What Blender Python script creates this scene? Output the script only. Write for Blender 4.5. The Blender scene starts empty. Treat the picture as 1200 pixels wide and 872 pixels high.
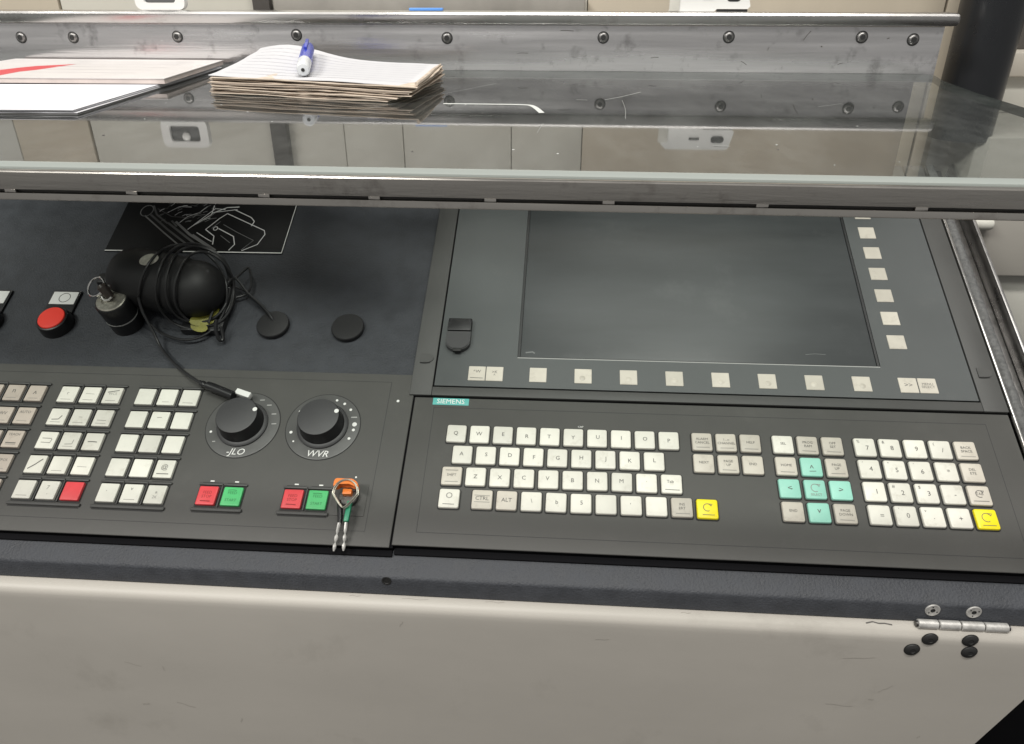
import bpy, bmesh, math, random
from mathutils import Matrix, Vector
random.seed(7)
PI = math.pi
sc = bpy.context.scene
COL = sc.collection
MM = 0.001
TILT = 0.4974608            # slope of the operating panel
LIDO = Vector((100.0, 0.0, 253.206)); LIDROT = math.radians(0.55)

# ------------------------------------------------------------------ camera
cd = bpy.data.cameras.new('camera'); cam = bpy.data.objects.new('camera', cd); COL.objects.link(cam)
cd.sensor_fit = 'HORIZONTAL'; cd.sensor_width = 36; cd.lens = 26.6102; cd.clip_start = 0.01; cd.clip_end = 50
cam.matrix_world = Matrix(((0.9968926, -0.0273999, 0.0738537, 0.0895641),
                           (0.0781807, 0.4588715, -0.8850563, -0.5206768),
                           (-0.009639, 0.8880801, 0.4595878, 0.3283096), (0, 0, 0, 1)))
sc.camera = cam

# ------------------------------------------------------------------ light: an indoor hall with ceiling strip lamps
w = bpy.data.worlds.new('World'); sc.world = w; w.use_nodes = True
w.node_tree.nodes['Background'].inputs[0].default_value = (1.0, 0.985, 0.95, 1)
w.node_tree.nodes['Background'].inputs[1].default_value = 0.27
def area(name, loc, target, sx, sy, power, col=(1, 0.97, 0.92)):
    l = bpy.data.lights.new(name, 'AREA'); l.shape = 'RECTANGLE'; l.size = sx; l.size_y = sy; l.energy = power; l.color = col
    o = bpy.data.objects.new(name, l); COL.objects.link(o); o.location = loc
    o.rotation_euler = (Vector(target) - Vector(loc)).to_track_quat('-Z', 'Y').to_euler()
    return o
area('ceiling_lamp', (0.35, -1.0, 2.3), (0.3, -0.7, 0), 1.3, 0.2, 48)
area('ceiling_lamp', (-1.2, -1.3, 1.9), (-0.2, -0.1, 0), 1.2, 0.3, 40)
area('ceiling_lamp', (0.3, 0.1, 2.5), (0.3, 0.1, 0), 2.2, 0.8, 18)
vs = sc.view_settings; vs.view_transform = 'Standard'; vs.look = 'None'; vs.exposure = 0.1; vs.gamma = 1.0; vs.use_curve_mapping = False

# ------------------------------------------------------------------ materials
MATS = {}
def mat(name, col, rough=0.5, metal=0.0, var=0.0, vscale=30, bump=0.0, bscale=600, stretch=(1, 1, 1), rvar=0.0, spec=0.5, stain=None, coat=0.0, each=0.0):
    if name in MATS: return MATS[name]
    m = bpy.data.materials.new(name); m.use_nodes = True; nt = m.node_tree; N = nt.nodes; L = nt.links
    b = N['Principled BSDF']; MATS[name] = m
    b.inputs['Base Color'].default_value = (*col, 1); b.inputs['Roughness'].default_value = rough
    b.inputs['Metallic'].default_value = metal; b.inputs['Specular IOR Level'].default_value = spec
    if coat: b.inputs['Coat Weight'].default_value = coat; b.inputs['Coat Roughness'].default_value = 0.12
    src = None
    if var or bump or rvar or stain:
        tc = N.new('ShaderNodeTexCoord'); mp = N.new('ShaderNodeMapping'); mp.inputs['Scale'].default_value = stretch
        src = tc.outputs['Object']
        if each:
            oi = N.new('ShaderNodeObjectInfo'); va = N.new('ShaderNodeVectorMath'); va.operation = 'ADD'; vm = N.new('ShaderNodeVectorMath'); vm.operation = 'SCALE'
            cx = N.new('ShaderNodeCombineXYZ'); L.new(oi.outputs['Random'], cx.inputs[0]); L.new(oi.outputs['Random'], cx.inputs[1]); L.new(oi.outputs['Random'], cx.inputs[2])
            L.new(cx.outputs[0], vm.inputs[0]); vm.inputs['Scale'].default_value = 3.7; L.new(src, va.inputs[0]); L.new(vm.outputs[0], va.inputs[1]); src = va.outputs[0]
        L.new(src, mp.inputs[0])
    last = None
    if var or rvar:
        n = N.new('ShaderNodeTexNoise'); n.inputs['Scale'].default_value = vscale; n.inputs['Detail'].default_value = 6; n.inputs['Roughness'].default_value = 0.6
        L.new(mp.outputs[0], n.inputs['Vector'])
    if var:
        r = N.new('ShaderNodeValToRGB'); r.color_ramp.elements[0].position = 0.3; r.color_ramp.elements[1].position = 0.7
        r.color_ramp.elements[0].color = (*[c * (1 - var) for c in col], 1); r.color_ramp.elements[1].color = (*[min(1, c * (1 + var)) for c in col], 1)
        L.new(n.outputs['Fac'], r.inputs[0]); last = r.outputs[0]
    if stain:
        scol, sscale, amt = stain
        n2 = N.new('ShaderNodeTexNoise'); n2.inputs['Scale'].default_value = sscale; n2.inputs['Detail'].default_value = 8; n2.inputs['Roughness'].default_value = 0.7
        L.new(src, n2.inputs['Vector'])
        r2 = N.new('ShaderNodeValToRGB'); r2.color_ramp.elements[0].position = 0.56; r2.color_ramp.elements[1].position = 0.74
        r2.color_ramp.elements[0].color = (0, 0, 0, 1); r2.color_ramp.elements[1].color = (amt, amt, amt, 1)
        L.new(n2.outputs['Fac'], r2.inputs[0])
        mx = N.new('ShaderNodeMix'); mx.data_type = 'RGBA'; L.new(r2.outputs[0], mx.inputs['Factor'])
        if last: L.new(last, mx.inputs['A'])
        else: mx.inputs['A'].default_value = (*col, 1)
        mx.inputs['B'].default_value = (*scol, 1); last = mx.outputs['Result']
    if each and last:
        m3 = N.new('ShaderNodeMapRange'); m3.inputs['To Min'].default_value = 1 - each; m3.inputs['To Max'].default_value = 1 + each * 0.4; L.new(oi.outputs['Random'], m3.inputs['Value'])
        hs = N.new('ShaderNodeHueSaturation'); L.new(m3.outputs[0], hs.inputs['Value']); L.new(last, hs.inputs['Color']); last = hs.outputs[0]
    if last: L.new(last, b.inputs['Base Color'])
    if rvar:
        mr = N.new('ShaderNodeMapRange'); mr.inputs['To Min'].default_value = max(0.02, rough - rvar); mr.inputs['To Max'].default_value = rough + rvar
        mr.inputs['From Min'].default_value = 0.3; mr.inputs['From Max'].default_value = 0.7
        L.new(n.outputs['Fac'], mr.inputs['Value']); L.new(mr.outputs[0], b.inputs['Roughness'])
    if bump:
        nb = N.new('ShaderNodeTexNoise'); nb.inputs['Scale'].default_value = bscale; nb.inputs['Detail'].default_value = 3
        L.new(mp.outputs[0], nb.inputs['Vector'])
        bp = N.new('ShaderNodeBump'); bp.inputs['Strength'].default_value = bump; bp.inputs['Distance'].default_value = 0.0006
        L.new(nb.outputs['Fac'], bp.inputs['Height']); L.new(bp.outputs[0], b.inputs['Normal'])
    return m

mat('panel_grey', (0.072, 0.071, 0.067), 0.58, var=0.1, vscale=14, bump=0.12, bscale=1800, rvar=0.06, spec=0.35, stain=((0.11, 0.107, 0.10), 22, 0.3))
mat('membrane', (0.070, 0.076, 0.077), 0.42, var=0.08, vscale=10, bump=0.03, bscale=900, rvar=0.08, stain=((0.12, 0.12, 0.115), 16, 0.25))
mat('housing_grey', (0.060, 0.060, 0.058), 0.58, var=0.1, vscale=16, bump=0.12, bscale=1800, rvar=0.06)
mat('gasket', (0.006, 0.006, 0.007), 0.9, spec=0.08)  # rubber black, also used for the shade strips and the added dark pieces
mat('line_black', (0.01, 0.01, 0.01), 0.6)
mat('line_dark', (0.03, 0.03, 0.03), 0.6)
mat('navy', (0.044, 0.047, 0.054), 0.56, var=0.18, vscale=60, bump=1.0, bscale=560, rvar=0.08, spec=0.3, stain=((0.06, 0.06, 0.06), 26, 0.2))
mat('key_white', (0.74, 0.72, 0.65), 0.45, var=0.05, vscale=60, stain=((0.42, 0.38, 0.31), 90, 0.5), each=0.16)
mat('key_warm', (0.74, 0.73, 0.66), 0.45, var=0.05, vscale=60, stain=((0.48, 0.44, 0.36), 80, 0.5), each=0.16)
mat('key_beige', (0.55, 0.51, 0.445), 0.45, var=0.06, vscale=60, stain=((0.34, 0.30, 0.25), 90, 0.55), each=0.16)
mat('key_pink', (0.51, 0.445, 0.385), 0.45, var=0.06, vscale=60, stain=((0.33, 0.27, 0.23), 90, 0.55), each=0.16)
mat('key_mint', (0.30, 0.63, 0.52), 0.45, var=0.05, vscale=60, each=0.10)
mat('key_yellow', (0.83, 0.70, 0.01), 0.4, var=0.05, vscale=60, each=0.10)
mat('key_red', (0.70, 0.065, 0.075), 0.42, var=0.08, vscale=60, each=0.10)
mat('key_green', (0.08, 0.50, 0.17), 0.42, var=0.08, vscale=60, each=0.10)
mat('legend', (0.11, 0.105, 0.098), 0.6)
mat('legend_faint', (0.26, 0.25, 0.23), 0.6)
mat('legend_red', (0.30, 0.02, 0.02), 0.6)
mat('legend_green', (0.02, 0.16, 0.05), 0.6)
mat('white_print', (0.75, 0.75, 0.73), 0.5)
mat('grey_print', (0.4, 0.4, 0.39), 0.5)
mat('teal', (0.10, 0.42, 0.39), 0.5)
mat('screen', (0.050, 0.054, 0.056), 0.33, var=0.20, vscale=7, rvar=0.03, stretch=(0.7, 3.0, 1), stain=((0.105, 0.108, 0.108), 10, 0.4))
mat('screen_mark', (0.16, 0.165, 0.165), 0.5)
mat('bezel', (0.02, 0.021, 0.022), 0.35)
mat('black_plastic', (0.010, 0.010, 0.011), 0.38, rvar=0.08, vscale=30, var=0.1)
mat('matt_black', (0.007, 0.007, 0.0075), 0.55, var=0.2, vscale=40)
mat('black_soft', (0.008, 0.008, 0.009), 0.46, var=0.2, vscale=40)
mat('knob_top', (0.045, 0.045, 0.047), 0.5, bump=0.1, bscale=1500)
mat('dial_disc', (0.085, 0.085, 0.083), 0.38, var=0.1, vscale=40, rvar=0.08)
mat('cable', (0.016, 0.016, 0.017), 0.42, bump=0.05, bscale=1200)
mat('rubber', (0.10, 0.10, 0.10), 0.7, var=0.4, vscale=300, bump=0.6, bscale=700)
mat('steel', (0.56, 0.55, 0.54), 0.30, 1.0, var=0.10, vscale=30, rvar=0.12, stretch=(0.12, 1, 1), stain=((0.33, 0.31, 0.30), 40, 0.6), bump=0.06, bscale=500)
mat('steel_plate', (0.74, 0.73, 0.735), 0.25, 0.88, var=0.30, vscale=34, rvar=0.14, stretch=(0.05, 1, 1), stain=((0.20, 0.19, 0.19), 45, 0.7), bump=0.16, bscale=420)
mat('steel_frame', (0.54, 0.515, 0.48), 0.2, 1.0, var=0.14, vscale=60, rvar=0.10, stretch=(0.10, 1, 1), stain=((0.25, 0.22, 0.20), 60, 0.6), bump=0.04, bscale=500)
mat('steel_dark', (0.16, 0.155, 0.15), 0.4, 1.0, var=0.3, vscale=120, bump=0.2, bscale=700)
mat('chrome', (0.75, 0.74, 0.72), 0.18, 1.0, rvar=0.08, vscale=80)
mat('worn_silver', (0.55, 0.53, 0.46), 0.38, 1.0, var=0.3, vscale=220, bump=0.2, bscale=700)
mat('zinc', (0.52, 0.51, 0.49), 0.4, 0.5, var=0.25, vscale=180, stain=((0.22, 0.21, 0.19), 120, 0.6))
mat('cap_black', (0.016, 0.016, 0.017), 0.42, bump=0.1, bscale=1500)
mat('bolt', (0.27, 0.265, 0.26), 0.42, 1.0, var=0.3, vscale=300)
mat('silver_sticker', (0.45, 0.44, 0.38), 0.5, 0.2, var=0.3, vscale=260)
mat('bolt_dark', (0.03, 0.03, 0.03), 0.5, 0.3)
mat('cream', (0.50, 0.465, 0.405), 0.5, var=0.05, vscale=7, bump=0.06, bscale=500, stain=((0.40, 0.36, 0.31), 30, 0.3))
mat('beige', (0.40, 0.378, 0.343), 0.5, var=0.09, vscale=4, bump=0.06, bscale=500, rvar=0.06, stretch=(0.6, 1, 1.4), stain=((0.25, 0.232, 0.205), 9, 0.5))
mat('tan', (0.53, 0.47, 0.375), 0.55, var=0.08, vscale=9, stretch=(1, 1, 0.3))
mat('wall_grey', (0.55, 0.54, 0.49), 0.45, var=0.10, vscale=10)
mat('wall_beige', (0.62, 0.60, 0.53), 0.45, var=0.06, vscale=8)
mat('duct', (0.26, 0.245, 0.22), 0.5, var=0.2, vscale=14)
mat('wall_dark', (0.10, 0.092, 0.085), 0.5, var=0.3, vscale=14)
mat('column_black', (0.011, 0.012, 0.014), 0.30, rvar=0.06, vscale=20)
mat('paper_white', (0.66, 0.66, 0.69), 0.8, var=0.03, vscale=25)
mat('paper', (0.53, 0.53, 0.55), 0.8, var=0.03, vscale=25)
mat('paper_old', (0.52, 0.44, 0.36), 0.85, var=0.22, vscale=90, stretch=(1, 1, 8))
mat('paper_grey', (0.34, 0.28, 0.23), 0.85, var=0.25, vscale=90)
mat('ruling', (0.47, 0.47, 0.50), 0.8)
mat('cover', (0.58, 0.555, 0.545), 0.5, var=0.05, vscale=20)
mat('cover_edge', (0.55, 0.48, 0.45), 0.6, var=0.1, vscale=60)
mat('red_print', (0.55, 0.06, 0.07), 0.5)
mat('line_print', (0.60, 0.56, 0.57), 0.6)
mat('pen_blue', (0.04, 0.06, 0.42), 0.25)
mat('pen_grey', (0.60, 0.62, 0.64), 0.3)
mat('white_plastic', (0.74, 0.74, 0.72), 0.4)
mat('dark_grey', (0.10, 0.10, 0.10), 0.5)
mat('blue_plastic', (0.10, 0.28, 0.70), 0.4)
mat('print_black', (0.003, 0.003, 0.0035), 0.5, spec=0.2)
mat('poster_line', (0.62, 0.62, 0.62), 0.5)
mat('poster_grey', (0.07, 0.07, 0.07), 0.5)
mat('poster_dim', (0.16, 0.16, 0.16), 0.5)
mat('red_cap', (0.90, 0.05, 0.03), 0.45)
mat('orange', (0.80, 0.21, 0.03), 0.4)
mat('green_plastic', (0.02, 0.27, 0.14), 0.4)
mat('yellow_tag', (0.20, 0.19, 0.02), 0.5, var=0.2, vscale=150)
mat('brown_key', (0.05, 0.04, 0.034), 0.4)
mat('floor_dark', (0.03, 0.029, 0.028), 0.9, var=0.5, vscale=12, spec=0.1)
mat('streak', (0.55, 0.57, 0.55), 0.6)
mat('surface_mark', (0.30, 0.31, 0.30), 0.6)
mat('glass_edge', (0.25, 0.272, 0.257), 0.25, spec=0.6)
mat('glass_edge_dark', (0.03, 0.045, 0.04), 0.25, spec=0.6)
mat('dust', (0.55, 0.57, 0.55), 0.9)
mat('scuff', (0.335, 0.315, 0.283), 0.7)
mat('scuff_dark', (0.09, 0.085, 0.08), 0.7)

def glass_material():
    m = bpy.data.materials.new('glass'); m.use_nodes = True; nt = m.node_tree; N = nt.nodes; L = nt.links
    N.remove(N['Principled BSDF']); out = N['Material Output']
    tr = N.new('ShaderNodeBsdfTransparent'); tr.inputs[0].default_value = (0.92, 0.95, 0.935, 1)
    gl = N.new('ShaderNodeBsdfGlossy'); gl.inputs['Roughness'].default_value = 0.03
    fr = N.new('ShaderNodeFresnel'); ge = N.new('ShaderNodeNewGeometry'); ir = N.new('ShaderNodeMapRange'); ir.inputs['To Min'].default_value = 2.0; ir.inputs['To Max'].default_value = 1.0; L.new(ge.outputs['Backfacing'], ir.inputs['Value']); L.new(ir.outputs[0], fr.inputs['IOR'])
    mx = N.new('ShaderNodeMixShader'); L.new(fr.outputs[0], mx.inputs[0]); L.new(tr.outputs[0], mx.inputs[1]); L.new(gl.outputs[0], mx.inputs[2])
    # a thin film of dust and wiped smears
    df = N.new('ShaderNodeBsdfDiffuse'); df.inputs[0].default_value = (0.6, 0.62, 0.6, 1)
    tc = N.new('ShaderNodeTexCoord'); mp = N.new('ShaderNodeMapping'); mp.inputs['Scale'].default_value = (1, 0.35, 1); L.new(tc.outputs['Object'], mp.inputs[0])
    n = N.new('ShaderNodeTexNoise'); n.inputs['Scale'].default_value = 26; n.inputs['Detail'].default_value = 9; n.inputs['Roughness'].default_value = 0.75; L.new(mp.outputs[0], n.inputs['Vector'])
    mr = N.new('ShaderNodeMapRange'); mr.inputs['From Min'].default_value = 0.45; mr.inputs['From Max'].default_value = 0.8; mr.inputs['To Min'].default_value = 0.018; mr.inputs['To Max'].default_value = 0.085
    L.new(n.outputs['Fac'], mr.inputs['Value'])
    m2 = N.new('ShaderNodeMixShader'); L.new(mr.outputs[0], m2.inputs[0]); L.new(mx.outputs[0], m2.inputs[1]); L.new(df.outputs[0], m2.inputs[2])
    L.new(m2.outputs[0], out.inputs['Surface']); MATS['glass'] = m
glass_material()

# ------------------------------------------------------------------ object helpers (all lengths in millimetres)
FR = {'world': (Vector((0, 0, 0)), Matrix.Identity(3)),
      'panel': (Vector((0, 0, 0)), Matrix.Rotation(TILT, 3, 'X')),
      'lid': (LIDO, Matrix.Rotation(LIDROT, 3, 'Y'))}
ABS = {}
def place_root(o, frame, at):
    org, R = FR[frame]; at = Vector(at)
    o.location = (org + R @ at) * MM; o.rotation_euler = R.to_euler(); ABS[o.name] = at
def tag(o, label, cat, group=None):
    o['label'] = label; o['category'] = cat
    if group: o['group'] = group
def thing(name, label, cat, frame, at, group=None):
    o = bpy.data.objects.new(name, None); o.empty_display_size = 0.02; COL.objects.link(o); place_root(o, frame, at); tag(o, label, cat, group)
    return o
def mesh(bm, mats, smooth=True, angle=0.6):
    me = bpy.data.meshes.new('shape')
    bmesh.ops.scale(bm, vec=(MM, MM, MM), verts=bm.verts)
    bmesh.ops.recalc_face_normals(bm, faces=bm.faces)
    if smooth:
        for f in bm.faces: f.smooth = True
        for e in bm.edges:
            if len(e.link_faces) == 2 and e.calc_face_angle(0) > angle: e.smooth = False
    bm.to_mesh(me); bm.free()
    for m in (mats if isinstance(mats, (list, tuple)) else [mats]): me.materials.append(MATS[m])
    return me
def part(name, data, mats=None, parent=None, at=(0, 0, 0), label=None, smooth=True, kind=None):
    if isinstance(data, bmesh.types.BMesh): data = mesh(data, mats, smooth)
    o = bpy.data.objects.new(name, data); COL.objects.link(o); at = Vector(at)
    o.parent = parent; o.location = (at - ABS[parent.name]) * MM; ABS[o.name] = at
    if label: o['label'] = label
    if kind: o['kind'] = kind
    return o
def single(name, bm, mats, label, cat, frame, at=(0, 0, 0), group=None, kind=None, smooth=True):
    o = bpy.data.objects.new(name, mesh(bm, mats, smooth)); COL.objects.link(o); place_root(o, frame, at)
    if kind: o['kind'] = kind
    if cat: tag(o, label, cat, group)
    elif label: o['label'] = label
    return o
def NB(): return bmesh.new()
def box(bm, x0, x1, y0, y1, z0, z1, bev=0.0, mi=0, seg=2):
    b = bmesh.new(); bmesh.ops.create_cube(b, size=1)
    bmesh.ops.scale(b, vec=(x1 - x0, y1 - y0, z1 - z0), verts=b.verts); bmesh.ops.translate(b, vec=((x0 + x1) / 2, (y0 + y1) / 2, (z0 + z1) / 2), verts=b.verts)
    if bev: bmesh.ops.bevel(b, geom=b.edges[:], offset=bev, segments=seg, profile=0.5, affect='EDGES', clamp_overlap=True)
    merge(bm, b, mi); return bm
def merge(bm, b, mi=0, M=None):
    vm = {}
    for v in b.verts: vm[v] = bm.verts.new(M @ v.co if M else v.co)
    for f in b.faces:
        try: nf = bm.faces.new([vm[v] for v in f.verts]); nf.material_index = mi if mi is not None else f.material_index
        except ValueError: pass
    b.free()
def rr(hw, hh, r, z, seg=3, cx=0, cy=0):
    r = max(0.01, min(r, hw, hh)); pts = []
    for k, (sx, sy) in enumerate(((1, 1), (-1, 1), (-1, -1), (1, -1))):
        for i in range(seg + 1):
            a = PI / 2 * k + PI / 2 * i / seg
            pts.append((cx + sx * (hw - r) + r * math.cos(a), cy + sy * (hh - r) + r * math.sin(a), z))
    return pts
def loft(bm, rings, mis=None, cap0=True, cap1=True, closed=True, capmi=None):
    R = [[bm.verts.new(p) for p in ring] for ring in rings]; n = len(R[0])
    for i in range(len(R) - 1):
        for j in range(n if closed else n - 1):
            f = bm.faces.new((R[i][j], R[i][(j + 1) % n], R[i + 1][(j + 1) % n], R[i + 1][j])); f.material_index = mis[i] if mis else 0
    if cap0: f = bm.faces.new(R[0][::-1]); f.material_index = mis[0] if mis else 0
    if cap1: f = bm.faces.new(R[-1]); f.material_index = capmi if capmi is not None else (mis[-1] if mis else 0)
    return bm
def lathe(bm, prof, seg=32, mis=None, M=None, a0=0.0):
    b = bmesh.new(); rings = []
    for r, z in prof: rings.append([(max(r, 0.001) * math.cos(a0 + 2 * PI * k / seg), max(r, 0.001) * math.sin(a0 + 2 * PI * k / seg), z) for k in range(seg)])
    loft(b, rings, mis); merge(bm, b, None, M); return bm
def axis_matrix(p, q):
    p = Vector(p); q = Vector(q); return Matrix.Translation(p) @ (q - p).to_track_quat('Z', 'Y').to_matrix().to_4x4()
def extrude_x(bm, poly, x0, x1, mi=0, closed=True):
    loft(bm, [[(x0, y, z) for y, z in poly], [(x1, y, z) for y, z in poly]], [mi], closed, closed, closed); return bm
def prism(bm, poly, z0, z1, mi=0):
    loft(bm, [[(x, y, z0) for x, y in poly], [(x, y, z1) for x, y in poly]], [mi]); return bm
def spline(pts, n=6, closed=False):
    P = [Vector(p) for p in pts]; out = []; m = len(P)
    for i in range(m if closed else m - 1):
        g = (lambda k: P[k % m]) if closed else (lambda k: P[max(0, min(m - 1, k))])
        a, b, c, d = g(i - 1), g(i), g(i + 1), g(i + 2)
        for k in range(n):
            t = k / n; out.append(0.5 * (2 * b + (c - a) * t + (2 * a - 5 * b + 4 * c - d) * t * t + (3 * b - a - 3 * c + d) * t ** 3))
    if not closed: out.append(P[-1])
    return out
def tube(bm, pts, r, seg=8, closed=False, mi=0):
    pts = [Vector(p) for p in pts]; n = len(pts); rings = []; ref = Vector((0.13, 0.21, 1)).normalized()
    for i, p in enumerate(pts):
        d = (pts[(i + 1) % n] - pts[i - 1]) if closed else (pts[min(n - 1, i + 1)] - pts[max(0, i - 1)])
        d.normalize(); s = d.cross(ref)
        if s.length < 1e-4: s = d.cross(Vector((1, 0, 0)))
        s.normalize(); u = s.cross(d).normalized(); ref = u
        rad = r[i] if isinstance(r, (list, tuple)) else r
        rings.append([tuple(p + (s * math.cos(2 * PI * k / seg) + u * math.sin(2 * PI * k / seg)) * rad) for k in range(seg)])
    if closed: rings.append(rings[0]); loft(bm, rings, [mi] * (len(rings) - 1), False, False); bmesh.ops.remove_doubles(bm, verts=bm.verts, dist=0.001)
    else: loft(bm, rings, [mi] * (len(rings) - 1))
    return bm
def strip(bm, pts, wd, z=0.0, th=0.08, closed=False, mi=0):
    """a flat printed line of width wd through 2-D points"""
    P = [Vector((p[0], p[1])) for p in pts]; n = len(P); Lf = []; Rt = []
    for i, p in enumerate(P):
        d = (P[(i + 1) % n] - P[i - 1]) if closed else (P[min(n - 1, i + 1)] - P[max(0, i - 1)])
        if d.length < 1e-6: d = Vector((1, 0))
        d.normalize(); nn = Vector((-d.y, d.x)) * wd / 2; Lf.append(p + nn); Rt.append(p - nn)
    for i in range(n if closed else n - 1):
        j = (i + 1) % n
        vs_ = [bm.verts.new((q.x, q.y, z + th)) for q in (Lf[i], Lf[j], Rt[j], Rt[i])]
        f = bm.faces.new(vs_); f.material_index = mi
        if f.normal.z < 0: f.normal_flip()
    return bm
def circle(cx, cy, r, n=24, ry=None, a0=0, a1=2 * PI):
    full = abs(a1 - a0) > 6.2
    return [(cx + r * math.cos(a0 + (a1 - a0) * k / (n if full else n - 1)), cy + (ry or r) * math.sin(a0 + (a1 - a0) * k / (n if full else n - 1))) for k in range(n)]
TXT = {}
def text_mesh(s, size, material, shear=0.0, spacing=1.0):
    key = (s, size, material, shear)
    if key in TXT: return TXT[key]
    c = bpy.data.curves.new('lettering', 'FONT'); c.body = s; c.size = size * MM; c.align_x = 'CENTER'; c.align_y = 'CENTER'; c.resolution_u = 2; c.shear = shear; c.space_line = 0.85
    c.space_character = spacing
    o = bpy.data.objects.new('lettering', c); COL.objects.link(o); bpy.context.view_layer.update()
    me = bpy.data.meshes.new_from_object(o.evaluated_get(bpy.context.evaluated_depsgraph_get()))
    bpy.data.objects.remove(o); bpy.data.curves.remove(c)
    me.materials.clear(); me.materials.append(MATS[material]); TXT[key] = me
    return me

# panel frame: x = u to the right, y = up the slope, z = out of the panel. sheet lies at z = -10, panel faces at about -2.5
SH = -10.0; FACE = -2.5

# ================================================================== the setting
fl = NB(); box(fl, -3000, 3000, -2500, 3500, -960, -900)
single('floor', fl, 'floor_dark', 'dark oily floor below the console', None, 'world', (0, 0, 0), kind='structure')

# wall of the machine behind the steel back plate
wall = NB(); box(wall, -1000, 347, 336, 346, -140, 300)
wall_o = single('wall', wall, 'duct', 'machine wall behind the steel back plate', None, 'lid', (0, 0, 0), kind='structure')
for x0, x1, m in ((-1000, -650, 'wall_grey'), (-649, -560, 'tan'), (-557, -346, 'wall_beige'), (-345.2, -265, 'wall_beige'), (-264.3, -199, 'wall_beige'), (-198.2, -79, 'wall_beige'), (-78.3, -2, 'wall_beige'), (-1.2, 346, 'tan')):
    b = NB(); box(b, x0, x1, 330, 335.5, -140, 299, 0.8)
    part('wall_panel', b, m, wall_o, (0, 0, 0))
b = NB(); box(b, -322, -4, 318, 329, 20, 59, 1.5); part('cable_duct', b, 'duct', wall_o)
b = NB(); box(b, 349, 366, 332, 345, -140, 300, 1.5)
part('wall_strip', b, 'tan', wall_o)

b = NB(); box(b, -344, -326, 318, 329, 20, 299, 1.0)
single('post', b, 'wall_dark', 'short dark brown upright post against the rear machine wall', 'post', 'lid', (0, 0, 0))

# right-hand machine body
t = thing('machine', 'beige machine housing to the right of the console', 'machine', 'world', (520, 200, -200))
b = NB(); box(b, 476, 900, 262, 420, 50, 190, 2.0); part('upper_panel', b, 'beige', t)
b = NB(); box(b, 476, 900, 275, 420, -70, 48.5, 1.0); part('lower_panel', b, 'wall_grey', t)
b = NB(); box(b, 440, 900, 150, 420, -899, -70.5, 1.0); part('added_dark_block', b, 'gasket', t)  # added black block standing in for the shade at the lower right
b = NB(); box(b, 380, 900, 405, 600, 229, 254, 2.0); part('ledge', b, 'cream', t)
b = NB(); box(b, 380, 900, 415, 600, 190.5, 228.5, 0.5); part('rear_panel', b, 'wall_grey', t)
b = NB(); box(b, 420, 900, 440, 600, 254.5, 520, 0.5); part('dark_recess', b, 'wall_dark', t)
b = NB(); tube(b, [(490, 255, 107), (496, 255, 107), (505, 255, 107), (508, 255, 107), (509, 255, 107)], [6.2, 6.2, 6.2, 5.2, 3], 16); part('rubber_bumper', b, 'wall_grey', t)

# black column
b = NB()
lathe(b, [(28, -64), (28, 340)], 40)
single('column', b, 'column_black', 'thick round black upright column at the right rear', 'column', 'lid', (370, 285, 0))

# ================================================================== console cabinet
cab = thing('console_cabinet', 'grey beige machine console with dark blue desk sheet and hinged lid edge', 'console', 'world', (0, -50, -330))
def pw(v, h):   # panel v (down-slope) and height to world Y, Z
    return (-math.cos(TILT) * v - math.sin(TILT) * h, -math.sin(TILT) * v + math.cos(TILT) * h)
y0, z0 = pw(-296, SH); y1, z1 = pw(119.2, SH)
prof = [(y0, z0), (y1 + 2.2, z1 + 1.2), (y1 + 0.5, z1 - 0.1), (y1 - 0.2, z1 - 1.8), (y1 - 0.2, -81.5), (y1 + 2.4, -81.5), (y1 + 2.6, z1 - 3.0), (y0, z0 - 3)]
b = NB(); extrude_x(b, prof, -700, 441)
part('desk_sheet', b, 'navy', cab, label='dark blue textured sheet metal desk')
# beige front with its rounded top edge; the lower right corner is cut away
yf = y1 - 11
def right_x(zz): return 448 if zz > -100 else 448 + (zz + 100) * 0.419
fr = [(y1 + 2, -82.6), (y1 - 3.5, -82.6), (y1 - 6.2, -83.1), (y1 - 8.6, -84.6), (y1 - 10.2, -86.8), (y1 - 10.8, -89.4), (yf, -93), (yf, -100), (yf, -150), (yf, -200), (yf, -250), (yf, -305)]
b = NB(); loft(b, [[(-700, y, zz), (right_x(zz) - 1.2, y, zz), (right_x(zz), y + 1.2, zz), (right_x(zz), max(y + 1.3, y1 + 24), zz), (-700, max(y + 1.3, y1 + 24), zz)] for y, zz in fr]); part('front_panel', b, 'beige', cab)
# scuffs on the beige front
for (x, z, L, a, wd, m) in ((-255, -160, 14, -18, 0.5, 'scuff'), (-230, -163, 5, -80, 0.4, 'scuff'), (-220, -205, 16, -20, 1.0, 'scuff'), (-255, -207, 6, 10, 1.6, 'scuff'), (-175, -220, 5, 70, 0.8, 'scuff'),
                            (305, -110, 22, 6, 0.4, 'scuff'), (330, -140, 12, 40, 0.5, 'scuff'), (322, -152, 4, 0, 1.0, 'scuff'), (300, -160, 20, -4, 0.5, 'scuff'), (120, -105, 10, 3, 0.5, 'scuff'), (-30, -100, 6, 60, 0.5, 'scuff'), (365, -190, 3, 60, 1.2, 'scuff')):
    b = NB(); strip(b, [(-L / 2, 0), (-L / 6, 0.4), (L / 6, -0.3), (L / 2, 0.3)], wd)
    M = Matrix.Translation((x, yf - 0.12, z)) @ Matrix.Rotation(PI / 2, 4, 'X') @ Matrix.Rotation(math.radians(a), 4, 'Z')
    bmesh.ops.transform(b, matrix=M, verts=b.verts); part('scuff', b, m, cab)
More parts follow.
